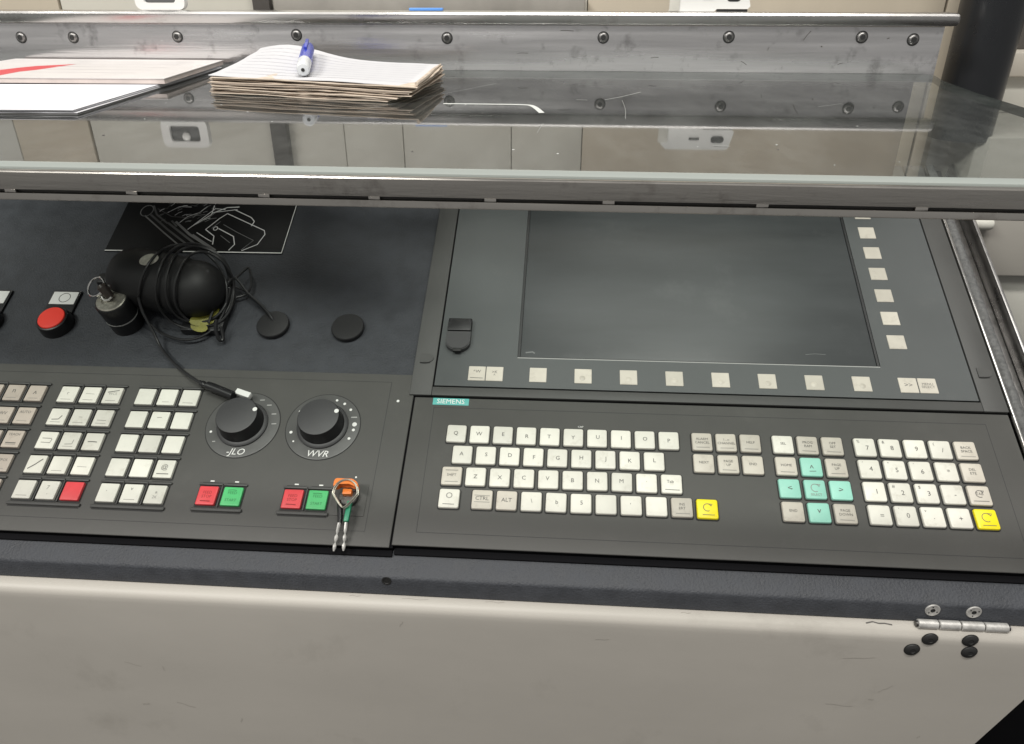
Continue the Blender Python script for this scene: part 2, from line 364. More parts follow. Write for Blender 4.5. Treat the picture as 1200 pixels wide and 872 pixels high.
for (x, L, dy) in ((-20, 20, 3), (-66, 9, 2.5), (40, 14, 2), (180, 7, 3)):
    b = NB(); strip(b, [(-L / 2, 0), (-L / 6, 0.6), (L / 6, -0.4), (L / 2, 0.5)], 0.5); part('scuff', b, 'scuff', cab, (x, y1 - dy, -82.5))
# plug hole in the sheet's front fold
b = NB(); lathe(b, [(3.6, 0), (3.6, 0.5), (2.6, 0.5), (2.4, 0.1)], 20, M=axis_matrix((-41, y1 - 0.2, -68), (-41, y1 - 1.2, -68))); part('plug_hole', b, 'line_black', cab)
# hinge at the right
hinge_b = NB(); box(hinge_b, 341, 404, y1 - 4, y1 - 0.6, -82.5, -80.5, 0.3)
hinge = part('hinge', hinge_b, 'steel', cab, (0, 0, 0))
xs = [341.5, 356, 371, 387, 403.5]
for i in range(4):
    b = NB(); tube(b, [(xs[i] + 0.4, 0, 0), (xs[i] + 0.8, 0, 0), (xs[i + 1] - 0.8, 0, 0), (xs[i + 1] - 0.4, 0, 0)], [2.9, 3.4, 3.4, 2.9], 18); part('knuckle', b, 'zinc', hinge, (0, y1 - 4.2, -80.4))
b = NB(); tube(b, [(340.5, 0, 0), (404.5, 0, 0)], 2.2, 12); part('hinge_pin', b, 'steel_dark', hinge, (0, y1 - 4.2, -80.4))
b = NB(); strip(b, [(-9, 0), (-4, 1.6), (0, 0.3), (4, 0.6), (9, -0.4)], 1.2); part('scuff', b, 'scuff_dark', cab, (316, y1 - 4, -82.55))
for x in (351.5, 379.5):
    b = NB(); lathe(b, [(5.2, 0), (5.2, 0.5), (4.8, 0.9), (1.7, 0.9), (1.6, 0.2)], 28, [0, 0, 0, 1], M=axis_matrix((x, y1 - 0.2, -70.6), (x, y1 - 1.2, -70.6)))
    s = part('screw', b, ['zinc', 'bolt_dark'], cab)
    for k in range(3):
        b = NB(); lathe(b, [(0.55, 0), (0.55, 0.15)], 8, M=axis_matrix((x + 3.2 * math.cos(k * 2.1 + x), y1 - 1.1, -70.6 + 3.2 * math.sin(k * 2.1 + x)), (x + 3.2 * math.cos(k * 2.1 + x), y1 - 3, -70.6 + 3.2 * math.sin(k * 2.1 + x)))); part('drive_dot', b, 'bolt_dark', s)
for x, z in ((349.4, -87.6), (339.6, -98.6), (376.6, -87.0), (378.8, -98.2)):
    b = NB(); lathe(b, [(5.6, 0), (5.6, 0.25), (5.0, 0.3), (4.8, 0.9), (3.8, 1.5), (2.0, 1.8), (1.9, 1.5), (0, 1.5)], 22, M=axis_matrix((x, yf, z), (x, yf - 1, z))); part('rivet', b, 'bolt_dark', cab)
# side channel with rubber seal, right of the operating panel (drawn in the panel frame)
RX = FR['panel'][1].to_4x4()
def pbox(x0, x1, ya, yb, za, zb, bev=0.3):
    b = NB(); box(b, x0, x1, ya, yb, za, zb, bev); bmesh.ops.transform(b, matrix=RX, verts=b.verts); return b
part('channel_inner_wall', pbox(444.2, 446.4, -135, 330, -16, 0.6, 0.5), 'chrome', cab)
part('channel_floor', pbox(446.6, 470, -135, 330, -18, -15.5, 0.1), 'steel_dark', cab)
b = NB()
ring = [(451.5 + 4.6 * math.cos(a), -3.5 + 4.2 * math.sin(a)) for a in [PI * 2 * k / 14 for k in range(14)]]
rings = []
for i in range(120):
    y = -135 + 465 * i / 119; rings.append([(x + random.uniform(-.25, .25), y, z + random.uniform(-.25, .25)) for x, z in ring])
loft(b, rings); bmesh.ops.transform(b, matrix=RX, verts=b.verts); part('rubber_seal', b, 'rubber', cab)
part('channel_step', pbox(457, 464, -135, 330, -15.4, -7, 0.8), 'steel_dark', cab)
part('channel_outer_wall', pbox(470.2, 473.4, -135, 330, -18, 2.0, 0.7), 'steel', cab)

# ================================================================== operator panel with screen
op = thing('operator_panel', 'dark grey operator panel with a large blank screen and ivory softkeys', 'control panel', 'panel', (200, 46, SH))
b = NB()
box(b, -44.5, 443.3, 36.6, 330, SH + 0.35, -4.0, 0, 0)
part('housing_base', b, 'gasket', op)
for nm, a in (('housing_frame', (-44.5, -25.6, 37.0, 330)), ('housing_frame', (424.0, 443.3, 37.0, 330)), ('housing_frame', (-25.5, 423.9, 37.0, 45.6))):
    b = NB(); box(b, a[0], a[1], a[2], a[3], -4.0, -0.8, 0.7); part(nm, b, 'housing_grey', op)
# front membrane with the screen opening
for a in ((-24.3, 44.8, 47.1, 330), (352.2, 422.6, 47.1, 330), (44.8, 352.2, 47.1, 77.2)):
    pass
b = NB()
sx0, sx1, sy0, sy1 = 45.2, 351.6, 77.6, 318
box(b, -24.2, sx0, 46.9, 330, -4.0, -1.1, 0); box(b, sx1, 422.7, 46.9, 330, -4.0, -1.1, 0); box(b, sx0, sx1, 46.9, sy0, -4.0, -1.1, 0); box(b, sx0, sx1, sy1, 330, -4.0, -1.1, 0)
bmesh.ops.remove_doubles(b, verts=b.verts, dist=0.001)
fp = part('front_plate', b, 'membrane', op)
b = NB()
for a in ((sx0 + 0.2, sx0 + 2.2, sy0 + 0.2, sy1), (sx1 - 2.2, sx1 - 0.2, sy0 + 0.2, sy1), (sx0 + 2.2, sx1 - 2.2, sy0 + 0.2, sy0 + 1.8)):
    box(b, a[0], a[1], a[2], a[3], -4.2, -1.6, 0)
part('screen_bezel', b, 'bezel', op)
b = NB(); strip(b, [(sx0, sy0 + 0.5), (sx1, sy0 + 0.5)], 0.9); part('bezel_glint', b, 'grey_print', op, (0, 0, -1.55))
b = NB(); box(b, sx0 + 2.4, sx1 - 2.4, sy0 + 2.0, sy1 - 0.2, -4.0, -2.4, 0.2)
scr = part('screen', b, 'screen', op)
for pts, wd in (([(292, 90), (300, 91), (309, 90.5)], 0.7), ([(52, 84.5), (58, 85.5), (60, 84)], 2.2)):
    b = NB(); strip(b, pts, wd * .6); part('surface_mark', b, 'screen_mark', scr, (0, 0, -2.39))
# softkeys
def cap(hw, hh, r, z0_, z1_, m):
    b = NB(); loft(b, [rr(hw, hh, r, z0_), rr(hw, hh, r, z1_ - 0.25), rr(hw - 0.3, hh - 0.3, r * 0.7, z1_)]); return mesh(b, m)
soft = cap(7.3, 7.3, 0.5, -1.2, -0.55, 'key_beige')
def softkey(u, v, txt=None, size=3.0, m=None):
    k = part('softkey', soft, None, op, (u, -v, 0))
    if txt: part('legend', text_mesh(txt, size, 'legend'), None, k, (u, -v, -0.48))
    return k
for j in range(8):
    k = softkey(64.0 + j * 38.42, -60.3)
    if 0 < j < 8:
        b = NB(); lathe(b, [(2.6, 0), (2.2, 0.25), (0, 0.45)], 12, M=Matrix.Translation((0, 0, 0))); part('worn_dome', b, 'key_beige', k, (64.0 + j * 38.42 + random.uniform(-.6, .6), 60.3 - 2.2, -0.56))
softkey(11.3, -60.2, '^W\n', 4.4); b = NB(); strip(b, [(-5.5, -4.6), (5.5, -4.9)], 0.5); part('legend', b, 'legend', op, (11.3, 60.2, -0.5))
softkey(26.6, -60.2, '>K\n^', 4.0)
softkey(370.1, -60.2, '>>', 6.0); softkey(385.6, -60.2, 'MENU\nSELECT', 3.3)
for j in range(7): softkey(370.2, -104.5 - j * 25.9)
# flap over the service socket
t = NB(); box(t, -18.6, 2.6, 102.5, 116.0, -1.0, 4.6, 0.9)
flap = part('socket_cover', t, 'black_soft', op)
b = NB()
outl = [(-18.8, 102.0), (2.8, 102.0)] + [(-8 + 10.8 * math.cos(a), 91.5 + 10.2 * math.sin(a)) for a in [-PI * k / 12 for k in range(1, 12)]]
outl = [(-18.8, 102.0), (-18.8, 91)] + [(-8 - 10.8 * math.cos(PI * k / 12), 91 - 9.5 * math.sin(PI * k / 12)) for k in range(1, 12)] + [(2.8, 91), (2.8, 102)]
prism(b, outl, -1.0, 4.2); bmesh.ops.bevel(b, geom=[e for e in b.edges if all(v.co.z > 4 for v in e.verts)], offset=0.8, segments=2, affect='EDGES')
part('flap', b, 'knob_top', flap)
b = NB(); box(b, -11.5, -4.2, 79.8, 83.2, 1.6, 4.5, 0.4); part('flap_notch', b, 'line_black', flap)
# housing clips
for u in (-39.5, 428.5):
    b = NB(); ol = [(0, 5.5), (0, -3.5)] + [(6 + 5.5 * math.sin(PI * k / 8), 1.0 - 4.5 * math.cos(PI * k / 8)) for k in range(9)]
    prism(b, [(u + x, 73.5 + y) for x, y in ol], -0.8, 0.1); part('housing_clip', b, 'housing_grey', op)
    b = NB(); strip(b, [(u, 69.6), (u + 4, 69.2), (u + 9, 70.0)], 1.0); part('clip_gap', b, 'line_black', op, (0, 0, -0.75))

# ================================================================== keyboard
kb = thing('keyboard', 'dark grey industrial keyboard with ivory letter keys below the screen', 'keyboard', 'panel', (200, -33, SH))
b = NB(); box(b, -39.4, 442.6, -96.2, 35.6, -4.2, FACE, 0.7, seg=3); part('base_plate', b, 'panel_grey', kb)
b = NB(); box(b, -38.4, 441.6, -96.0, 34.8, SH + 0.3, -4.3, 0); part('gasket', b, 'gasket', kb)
b = NB(); box(b, -38.0, 441.6, -101.6, -96.2, SH + 0.1, SH + 2.2, 0.6); part('shade_strip', b, 'gasket', kb)  # black strip laid on the sheet as the shade below the keyboard edge
b = NB(); strip(b, [(-22, 25.8), (422.5, 25.8)], 0.5); strip(b, [(-22, -85.3), (422.5, -85.3)], 0.5); strip(b, [(-22, -85.3), (-22, 25.8)], 0.5); strip(b, [(422.5, -85.3), (422.5, 25.8)], 0.5)
part('engraved_line', b, 'line_dark', kb, (0, 0, FACE))
b = NB(); box(b, -23.6, 7.0, 28.3, 35.0, FACE - 0.2, FACE + 0.35, 0.1)
lg = part('name_plate', b, 'teal', kb); part('lettering', text_mesh('SIEMENS', 6.4, 'white_print'), None, lg, (-8.4, 31.6, FACE + 0.45))
def keycap(mname):
    b = NB()
    loft(b, [rr(8.7, 8.7, 1.6, FACE - 0.3), rr(8.6, 8.6, 1.6, -1.7), rr(8.0, 8.0, 1.5, -1.5), rr(7.95, 7.95, 1.5, -0.5), rr(7.6, 7.6, 1.4, 0.15), rr(7.0, 7.0, 1.2, 0.42)], [0, 0, 1, 1, 1])
    return mesh(b, ['line_black', mname])
CAP = {m: keycap(m) for m in ('key_white', 'key_beige', 'key_mint', 'key_yellow')}
TOPK = 0.5
def key(u, v, kind, leg=None):
    k = part('key', CAP[kind], None, kb, (u, -v, 0))
    k.rotation_euler = (random.uniform(-.012, .012), random.uniform(-.012, .012), random.uniform(-.012, .012))
    if leg:
        for s, size, dx, dy, m in leg:
            if s == 'line':
                b = NB(); strip(b, [(-size / 2, 0), (size / 2, random.uniform(-.3, .3))], 0.45); part('legend', b, m, k, (u + dx, -v + dy, TOPK + 0.02))
            elif s == 'arc':
                b = NB(); strip(b, circle(0, 0, size, 14, a0=0.4, a1=5.2), 0.5); strip(b, [(size * .9, size * .4), (size * 1.25, size * .9), (size * .3, size * .95)], 0.5); part('legend', b, m, k, (u + dx, -v + dy, TOPK + 0.02))
            else: part('legend', text_mesh(s, size, m), None, k, (u + dx, -v + dy, TOPK + 0.1))
    return k
P_ = 19.05
def let(c, dim=False): return [(c, 4.8, random.uniform(-.6, .6), random.uniform(-.8, .6), 'legend_faint' if dim else 'legend')]
def word(*lines, ul=True):
    L = []; n = len(lines)
    for i, s in enumerate(lines): L.append((s, 3.0, 0, 2.2 - i * 3.2 if n > 1 else 0.5, 'legend'))
    if ul: L.append(('line', 10.5, 0.3, -5.3, 'legend_faint'))
    return L
for j, c in enumerate('QWERTYUIOP'): key(j * P_, 0, 'key_white', let(c))
for j, c in enumerate('ASDFGHJKL'): key(6.68 + j * P_, P_, 'key_white', let(c))
key(0.2, 2 * P_, 'key_beige', word('SHIFT', ul=True) + [('line', 10, 0, 4.6, 'legend')])
for j, c in enumerate('ZXCVBNM'): key(0.2 + (j + 1) * P_, 2 * P_, 'key_white', let(c))
key(0.2 + 8 * P_, 2 * P_, 'key_white', [(',', 4, 0, 2, 'legend_faint')])
key(0.2 + 9 * P_, 2 * P_, 'key_white', [('Tab', 3.6, -1, 1.6, 'legend'), ('line', 11, 0.3, -5, 'legend')])
key(0.3, 3 * P_ + 0.3, 'key_white', [('O', 7, 0, 2, 'legend_faint'), ('line', 9, 0, -5, 'legend')])
key(26.0, 3 * P_ + 0.2, 'key_beige', [('CTRL', 4.4, 0, 0.6, 'legend'), ('line', 12, 0, 3.2, 'legend_faint'), ('line', 12, 0, -2.4, 'legend_faint')])
key(26.0 + P_, 3 * P_ + 0.2, 'key_beige', [('ALT', 4.6, 0, 0, 'legend')])
for j, c in enumerate(("\\", 'b', '5', '', "'", '')):
    key(26.0 + (j + 2) * P_, 3 * P_ + 0.2, 'key_white', let(c) if c else None)
key(178.4, 3 * P_ + 0.2, 'key_beige', word('INS', 'ERT'))
key(197.3, 3 * P_ + 0.6, 'key_yellow', [('arc', 3.0, 0, 1.0, 'legend'), ('line', 9, 0.5, -5, 'legend')])
small = [[word('ALARM', 'CANCEL'), word('1...n', 'CHANNEL'), word('HELP')], [word('NEXT', ul=False), word('PAGE', 'UP'), word('END', ul=False)]]
for r in range(2):
    for j in range(3): key(197.6 + j * 18.9, r * 19.2, 'key_beige', small[r][j])
nav = [[('key_white', word('SEL', ul=False)), ('key_beige', word('PROG', 'RAM')), ('key_beige', word('OFF', 'SET'))],
       [('key_beige', word('HOME')), ('key_mint', [('^', 7, 0, -1.4, 'legend'), ('line', 5, 0.4, -4, 'legend')]), ('key_beige', word('PAGE', 'UP'))],
       [('key_mint', [('<', 6, 0, 0, 'legend'), ('-', 6, 1.2, 0, 'legend')]), ('key_mint', [('arc', 3.2, 0, 1, 'legend_faint'), ('SELECT', 2.6, 0, -4.6, 'legend_faint')]), ('key_mint', [('>', 6, 0, 0, 'legend'), ('-', 6, -1.2, 0, 'legend')])],
       [('key_beige', word('END', ul=False)), ('key_mint', [('v', 6.5, 0, 1.5, 'legend')]), ('key_beige', word('PAGE', 'DOWN'))]]
for r in range(4):
    for j in range(3): key(260.7 + j * 19.05, r * 19.05, *nav[r][j])
num = [['7', '8', '9', '/'], ['4', '5', '6', '*'], ['1', '2', '3', '-'], ['=', '0', '.', '+']]
corner = [['%', '&', '', '('], ["'", '"', "'", ''], ['', '#', '$', ''], ['', "'", 'v', '']]
for r in range(4):
    for j in range(4):
        L = [(num[r][j], 5.4, random.uniform(.2, 1.5), random.uniform(-1.2, 0), 'legend')]
        if corner[r][j]: L.append((corner[r][j], 3.4, -4.8, 4.6, 'legend'))
        key(323.7 + j * 19.05, r * 19.0, 'key_white', L)
for r, L in enumerate((word('BACK', 'SPACE'), word('DEL', 'ETE', ul=False), [('arc', 2.8, 0, 1, 'legend'), ('TAB', 3.0, 0, 1.0, 'legend'), ('line', 11, 0, -5, 'legend')])): key(399.8, r * 19.0, 'key_beige', L)
key(399.8, 57.0, 'key_yellow', [('arc', 3.4, 0, 1.0, 'legend'), ('line', 9.5, 0.5, -5.2, 'legend')])
for (u, v, s) in ((101, -11.3, 'CAP'),): part('lettering', text_mesh(s, 2.4, 'white_print'), None, kb, (u, -v, FACE + 0.05))

# ================================================================== machine control panel
mc = thing('machine_control_panel', 'dark grey machine control panel with key blocks and two rotary dials', 'control panel', 'panel', (-250, -20, SH))
b = NB(); box(b, -520, -40.9, -98.4, 58.0, -4.2, FACE, 0.7, seg=3); part('base_plate', b, 'panel_grey', mc)
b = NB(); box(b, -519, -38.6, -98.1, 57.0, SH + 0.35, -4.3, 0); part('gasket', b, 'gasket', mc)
b = NB(); box(b, -519, -39.0, -103.4, -98.3, SH + 0.1, SH + 2.2, 0.6); part('shade_strip', b, 'gasket', mc)  # same painted shade strip, below the control panel edge
b = NB(); strip(b, [(-520, 49.6), (-61.6, 49.6)], 0.5); strip(b, [(-61.6, 49.6), (-61.6, -86.5)], 0.5); strip(b, [(-61.6, -86.5), (-520, -86.5)], 0.5)
part('engraved_line', b, 'line_dark', mc, (0, 0, FACE))
b = NB(); lathe(b, [(1.3, 0), (1.1, 0.35), (0, 0.4)], 12); part('screw_cap', b, 'white_print', mc, (-53.4, 30.8, FACE))
def mcap(m):
    b = NB(); loft(b, [rr(7.7, 7.9, 0.7, FACE), rr(7.65, 7.85, 0.8, -0.3), rr(7.4, 7.6, 0.8, 0.0), rr(6.9, 7.1, 0.6, 0.12)]); return mesh(b, m)
MCAP = {m: mcap(m) for m in ('key_white', 'key_warm', 'key_pink', 'key_red', 'key_green')}
well_b = NB(); loft(well_b, [rr(9.1, 9.7, 0.8, FACE + 0.02), rr(9.1, 9.7, 0.8, FACE + 0.14)]); WELL = mesh(well_b, 'line_black')
rim_b = NB(); box(rim_b, -9.6, 9.9, 9.0, 11.0, FACE, FACE + 1.7, 0.5); RIM = mesh(rim_b, 'housing_grey')
slot_b = NB(); box(slot_b, -7.6, 8.4, 11.2, 11.9, FACE, FACE + 0.25, 0); SLOT = mesh(slot_b, 'line_black')
side_b = NB(); box(side_b, -0.55, 0.55, -9.4, 9.2, FACE, FACE + 1.6, 0.3); SIDE = mesh(side_b, 'housing_grey')
def mkey(u, v, kind, leg=None, led=False):
    part('key_well', WELL, None, mc, (u, -v, 0)); part('key_rim', RIM, None, mc, (u, -v, 0)); part('led_slot', SLOT, None, mc, (u, -v, 0))
    k = part('key', MCAP[kind], None, mc, (u, -v - 0.4, 0))
    k.rotation_euler = (random.uniform(-.015, .015), random.uniform(-.015, .015), 0)
    for q in (leg or []):
        if q[0] == 'line': b = NB(); strip(b, q[1], q[2] if len(q) > 2 else 0.45); part('legend', b, q[3] if len(q) > 3 else 'legend_faint', k, (u, -v - 0.4, 0.2))
        else: part('legend', text_mesh(q[0], q[1], q[4] if len(q) > 4 else 'legend_faint'), None, k, (u + q[2], -v - 0.4 + q[3], 0.2))
    return k
def block(cols, rows, kinds, legs, bottom=True):
    for r, v in enumerate(rows):
        for j, u in enumerate(cols):
            mkey(u, v, kinds(r, j), legs.get((r, j)))
        for j in range(len(cols) - 1): part('key_divider', SIDE, None, mc, ((cols[j] + cols[j + 1]) / 2, -v, 0))
    u0, u1 = cols[0] - 10.6, cols[-1] + 10.6
    b = NB(); box(b, u0, u1, -rows[-1] - 13.2, -rows[-1] - 10.2, FACE, FACE + 1.9, 0.9, seg=3); part('block_sill', b, 'housing_grey', mc)
    b = NB(); strip(b, [(u0 + 1, -rows[-1] - 13.8), (u1 - 1, -rows[-1] - 13.8)], 0.9); part('sill_shadow', b, 'line_black', mc, (0, 0, FACE))  # black line painted as the shadow under the sill
ROWS = [-26.6, -3.9, 18.9, 41.3, 63.8]
def scrib(n=3):
    x = random.uniform(-3, 3); y = random.uniform(-3, 4)
    return [('line', [(x - random.uniform(2, 4), y), (x, y + random.uniform(-1, 1)), (x + random.uniform(2, 4), y + random.uniform(-2, 2))], 0.4)]
under = ('line', [(-4.5, -5.4), (4.5, -5.4)], 0.35)
legB = {(0, 0): [('r', 5, 0, 1)] + [under], (0, 1): [under, ('line', [(-4, 1), (4, 0.6)], 0.3)], (0, 2): [('line', [(-5, 3), (0, 4), (5, 5)], 0.7, 'legend'), ('WCS', 3.4, 0, 1.5), under],
        (1, 0): [('line', [(-4, -3), (2, -2.6), (4, 1)], 0.7, 'legend'), under], (1, 1): [('line', [(-1, 0), (2, 0)], 0.4), under], (1, 2): [('line', [(-4, -2.4), (4, -2.6)], 0.5), under],
        (2, 0): [('line', [(-4, 1.5), (4, 1.5)], 0.6), ('line', [(-4, -2.4), (4, -2.6), (4.4, 1)], 0.6)], (2, 1): [('line', [(3.6, 1), (3.2, -3), (-3, -3.4)], 0.6), under], (2, 2): [('line', [(-4, -0.3), (0, -0.2), (4, -0.5)], 0.8, 'legend')],
        (3, 0): [('line', [(-5, -4.5), (0, -0.5), (5, 4.5)], 0.9, 'legend')], (3, 1): [under], (3, 2): [('line', [(-4, -1), (4, -1.2)], 0.35)],
        (4, 0): [under], (4, 1): [('7', 5, -0.5, 2), ('.', 6, 1, -2)], (4, 2): []}
legC = {(1, 1): [('line', [(-2, 2), (2, 2.4)], 0.5)], (0, 1): [('line', [(-3, -5), (3, -5)], 0.3)], (3, 2): [('@', 6, 0, 1.5, 'legend'), ('line', [(-5, -4.6), (5, -4.6)], 0.7, 'legend')], (4, 0): [('.', 6, -1, 3)], (4, 1): [('v', 4.6, -0.5, 4, 'legend'), under], (4, 2): [('*', 5, 0.5, 0.5, 'legend'), ('2K', 3.6, 0.3, -2.5)], (0, 2): [under]}
legA = {(0, 1): [('n', 7, 0, 2, 'legend'), under], (0, 2): [('^', 8, 0, -1, 'legend'), under], (1, 1): [('WV', 4.4, 0, 1.5, 'legend'), under], (1, 2): [('AUTO', 3.6, 0, 3.2, 'legend'), under], (2, 1): [('MDA', 4, 0, 0, 'legend')], (2, 2): [('TEACH', 3.2, 0, 4, 'legend'), ('line', [(-4.5, -4), (4.5, -4)], 0.9, 'legend'), under], (3, 2): [('REPOS', 3.2, 0, 2.5, 'legend'), under], (4, 2): [under]}
block([-343.6, -323.5, -303.3], ROWS, lambda r, j: 'key_red' if (r, j) == (4, 2) else 'key_white', legB)
block([-273.6, -253.8, -234.0], ROWS, lambda r, j: 'key_warm', legC)
block([-413.4, -393.4, -373.6], ROWS, lambda r, j: 'key_pink', legA)
# start / stop pairs
for cols in ((-192.0, -171.8), (-122.9, -103.0)):
    legs = {(0, 0): [('FEED', 3.4, 0, 2.4, 'legend_red'), ('STOP', 3.4, 0, -1.0, 'legend_red'), ('line', [(-4, -4.8), (4, -5)], 0.8, 'legend_red')], (0, 1): [('FEED', 3.4, 0, 2.8, 'legend_green'), ('START', 3.2, 0, -3.4, 'legend_green'), ('line', [(-4, 5), (0, 5.4), (3, 5)], 0.5, 'legend_green')]}
    block(list(cols), [62.8], lambda r, j: ('key_red', 'key_green')[j], legs)
    for u in cols:
        b = NB(); box(b, -1.6, 1.6, -0.5, 0.5, 0, 0.3); part('led', b, 'white_print', mc, (u, -62.8 + 13.0, FACE))
# rotary dials
def dial(u, v, word_, marks):
    b = NB(); lathe(b, [(31, 0), (31, 0.5), (30.3, 0.7), (0, 0.7)], 56)
    d = part('rotary_dial', b, 'dial_disc', mc, (u, -v, FACE))
    b = NB(); strip(b, circle(0, 0, 31.4, 64), 0.7, closed=True); part('dial_outline', b, 'line_black', d, (u, -v, FACE + 0.12))
    b = NB(); lathe(b, [(21.5, 0.7), (21.5, 2.2), (20.6, 3.0), (18.6, 3.6)], 40); part('skirt', b, 'knob_top', d, (u, -v, FACE))
    b = NB(); lathe(b, [(18.8, 3.0), (18.3, 5.0), (17.4, 15.6), (16.9, 16.5), (16.2, 16.8), (0, 16.8)], 44, [0, 0, 0, 1, 1]); part('knob', b, ['black_soft', 'knob_top'], d, (u, -v, FACE))
    b = NB(); lathe(b, [(1.9, 0), (1.9, 0.25), (0, 0.25)], 16); part('pointer_dot', b, 'white_print', d, (u + 14.4, -v + 5.6, FACE + 16.75))
    part('lettering', text_mesh(word_, 8.2, 'white_print', 0.25), None, d, (u + 0.5, -v - 26.0, FACE + 0.8))
    for a, s, L in marks:
        x, y = u + 26.5 * math.cos(a), -v + 26.5 * math.sin(a)
        b = NB()
        if L: strip(b, [(-L / 2, 0), (L / 2, 0.3)], s)
        else: lathe(b, [(s, 0), (s, 0.1)], 12)
        part('scale_mark', b, 'white_print' if not L else 'grey_print', d, (x, y, FACE + 0.78))
dial(-181.2, -2.8, '-JLO', [(1.15, .8, 4), (0.82, .9, 4), (0.42, .9, 4), (0.05, .9, 4), (3.45, 1.1, 0), (3.85, .8, 2.5)])
dial(-112.7, -3.6, 'WVR', [(1.3, 1.1, 0), (1.0, 1.2, 0), (0.68, 1.2, 0), (0.36, 1.0, 5), (0.1, 2.0, 0), (-0.1, 1.3, 0), (-0.42, 1.2, 0), (3.4, 1.3, 0), (3.75, .8, 0), (2.6, .8, 0)])
# key switch plate
b = NB(); box(b, -92.0, -64.6, -74.6, -47.4, FACE - 0.5, FACE + 0.5, 0.3); ks = part('key_switch', b, 'panel_grey', mc)
b = NB(); lathe(b, [(7.5, 0), (7.5, 3.5), (6.8, 4.2), (0, 4.2)], 28); part('lock_face', b, 'steel_dark', ks, (-78.5, -60.0, FACE + 0.4))
b = NB(); lathe(b, [(0.8, 0), (0.8, 0.1)], 10); part('led', b, 'white_print', mc, (-76.5, -41.5, FACE))

# keys hanging in the switch
kr = thing('key_bunch', 'orange headed key with a wire ring and a green sleeved key', 'keys', 'panel', (-78.5, -60, 2))
b = NB()
ol = [(-9, 0), (-9, 5), (-8, 7), (5, 7), (9, 4.5), (11, 0.5), (10, -1.5), (6.5, 1.8), (3.5, 3.0), (-4.5, 2.6), (-5.5, 0)]
prism(b, ol, 0, 7); bmesh.ops.bevel(b, geom=b.edges[:], offset=0.6, segments=2, affect='EDGES'); part('orange_key_head', b, 'orange', kr, (-79.5, -57, 6))
b = NB(); box(b, -82, -75, -60.5, -56, 1.5, 7, 0.4); part('key_shaft', b, 'orange', kr)
for k, (dx, z) in enumerate(((0, 12.5), (0.7, 11.2))):
    pts = [(-78.2 + dx + 9.6 * math.cos(a) * (1 - 0.62 * max(0, -math.sin(a))), -62.5 + 10.8 * math.sin(a), z + 2.0 * math.sin(a)) for a in [2 * PI * j / 26 for j in range(26)]]
    b = NB(); tube(b, pts, 0.6, 8, True); part('wire_ring', b, 'worn_silver', kr)
b = NB(); box(b, -76.8, -72.8, -83.0, -66.0, 4.2, 7.6, 1.0); part('green_sleeve', b, 'green_plastic', kr)
b = NB(); tube(b, [(-83.5, -66, 7), (-81.5, -72, 6), (-80.2, -80, 4.5), (-80.0, -84, 4)], [1.6, 2.2, 2.0, 1.8], 10); part('dark_sleeve', b, 'black_plastic', kr)
for x0, x1, yt in ((-74.8, -74.3, -83), (-80.0, -81.6, -83.6)):
    b = NB(); pts = [(x0 + (x1 - x0) * k / 10, yt - 20.5 * k / 10, 5.4 - 0.55 * k) for k in range(11)]
    tube(b, pts, [1.3, 1.35, 1.35, 1.35, 0.6, 1.6, 1.5, 0.55, 1.5, 1.3, 0.6], 8); part('key_blade', b, 'zinc', kr)

# ================================================================== things on the blue sheet
S0 = SH + 0.1
def label_holder(t, u, v, sym):
    b = NB(); box(b, u - 14.6, u + 14.6, -v - 15.5, -v + 16.6, S0, S0 + 2.4, 1.0); h = part('label_holder', b, 'black_plastic', t)
    b = NB(); box(b, u - 12.8, u + 12.4, -v - 0.6, -v + 14.6, S0 + 2.2, S0 + 2.7, 0.2); p = part('label_plate', b, 'white_plastic', t)
    if sym: b = NB(); strip(b, circle(u + 0.6, -v + 7.2, 5.4, 26), 0.7, closed=True); part('symbol', b, 'legend', p, (0, 0, S0 + 2.72))
t = thing('push_button', 'round red push button with white label plate bearing a circle', 'button', 'panel', (-392, 112, S0), 'illuminated push buttons on the blue sheet')
label_holder(t, -397.8, -132.0, True)
b = NB(); lathe(b, [(15.6, 0), (15.6, 2.0), (14.8, 9.5), (14.2, 11.2), (12.9, 11.6), (12.6, 10.6)], 40); part('collar', b, 'black_plastic', t, (-392.3, 107.6, S0))
b = NB(); lathe(b, [(12.4, 9.5), (12.4, 11.9), (11.9, 12.6), (10.5, 12.9), (0, 13.0)], 40); part('button_cap', b, 'red_cap', t, (-392.3, 107.6, S0))
t = thing('push_button', 'push button label plate in black holder cut by the left picture edge', 'button', 'panel', (-470, 112, S0), 'illuminated push buttons on the blue sheet')
label_holder(t, -468.6, -131.5, False)
b = NB(); lathe(b, [(15.6, 0), (15.6, 2.0), (14.8, 9.5), (14.2, 11.2), (12.9, 11.6), (12.6, 10.6)], 40); part('collar', b, 'black_plastic', t, (-463, 107, S0))
b = NB(); lathe(b, [(12.4, 9.5), (12.4, 11.9), (11.9, 12.6), (10.5, 12.9), (0, 13.0)], 40); part('button_cap', b, 'white_plastic', t, (-463, 107, S0))
# blanking plugs
for u, v, lab in ((-112.9, -110.8, 'round black blanking plug nearest the operator panel'), (-183.5, -112.0, 'round black blanking plug where the thin cable strand ends')):
    b = NB(); lathe(b, [(14.0, 0), (14.4, 0.6), (15.0, 2.0), (15.0, 4.4), (14.4, 5.2), (12, 5.5), (0, 5.6)], 40)
    single('blanking_plug', b, 'cap_black', lab, 'plug', 'panel', (u, -v, S0), 'blanking plugs on the blue sheet')
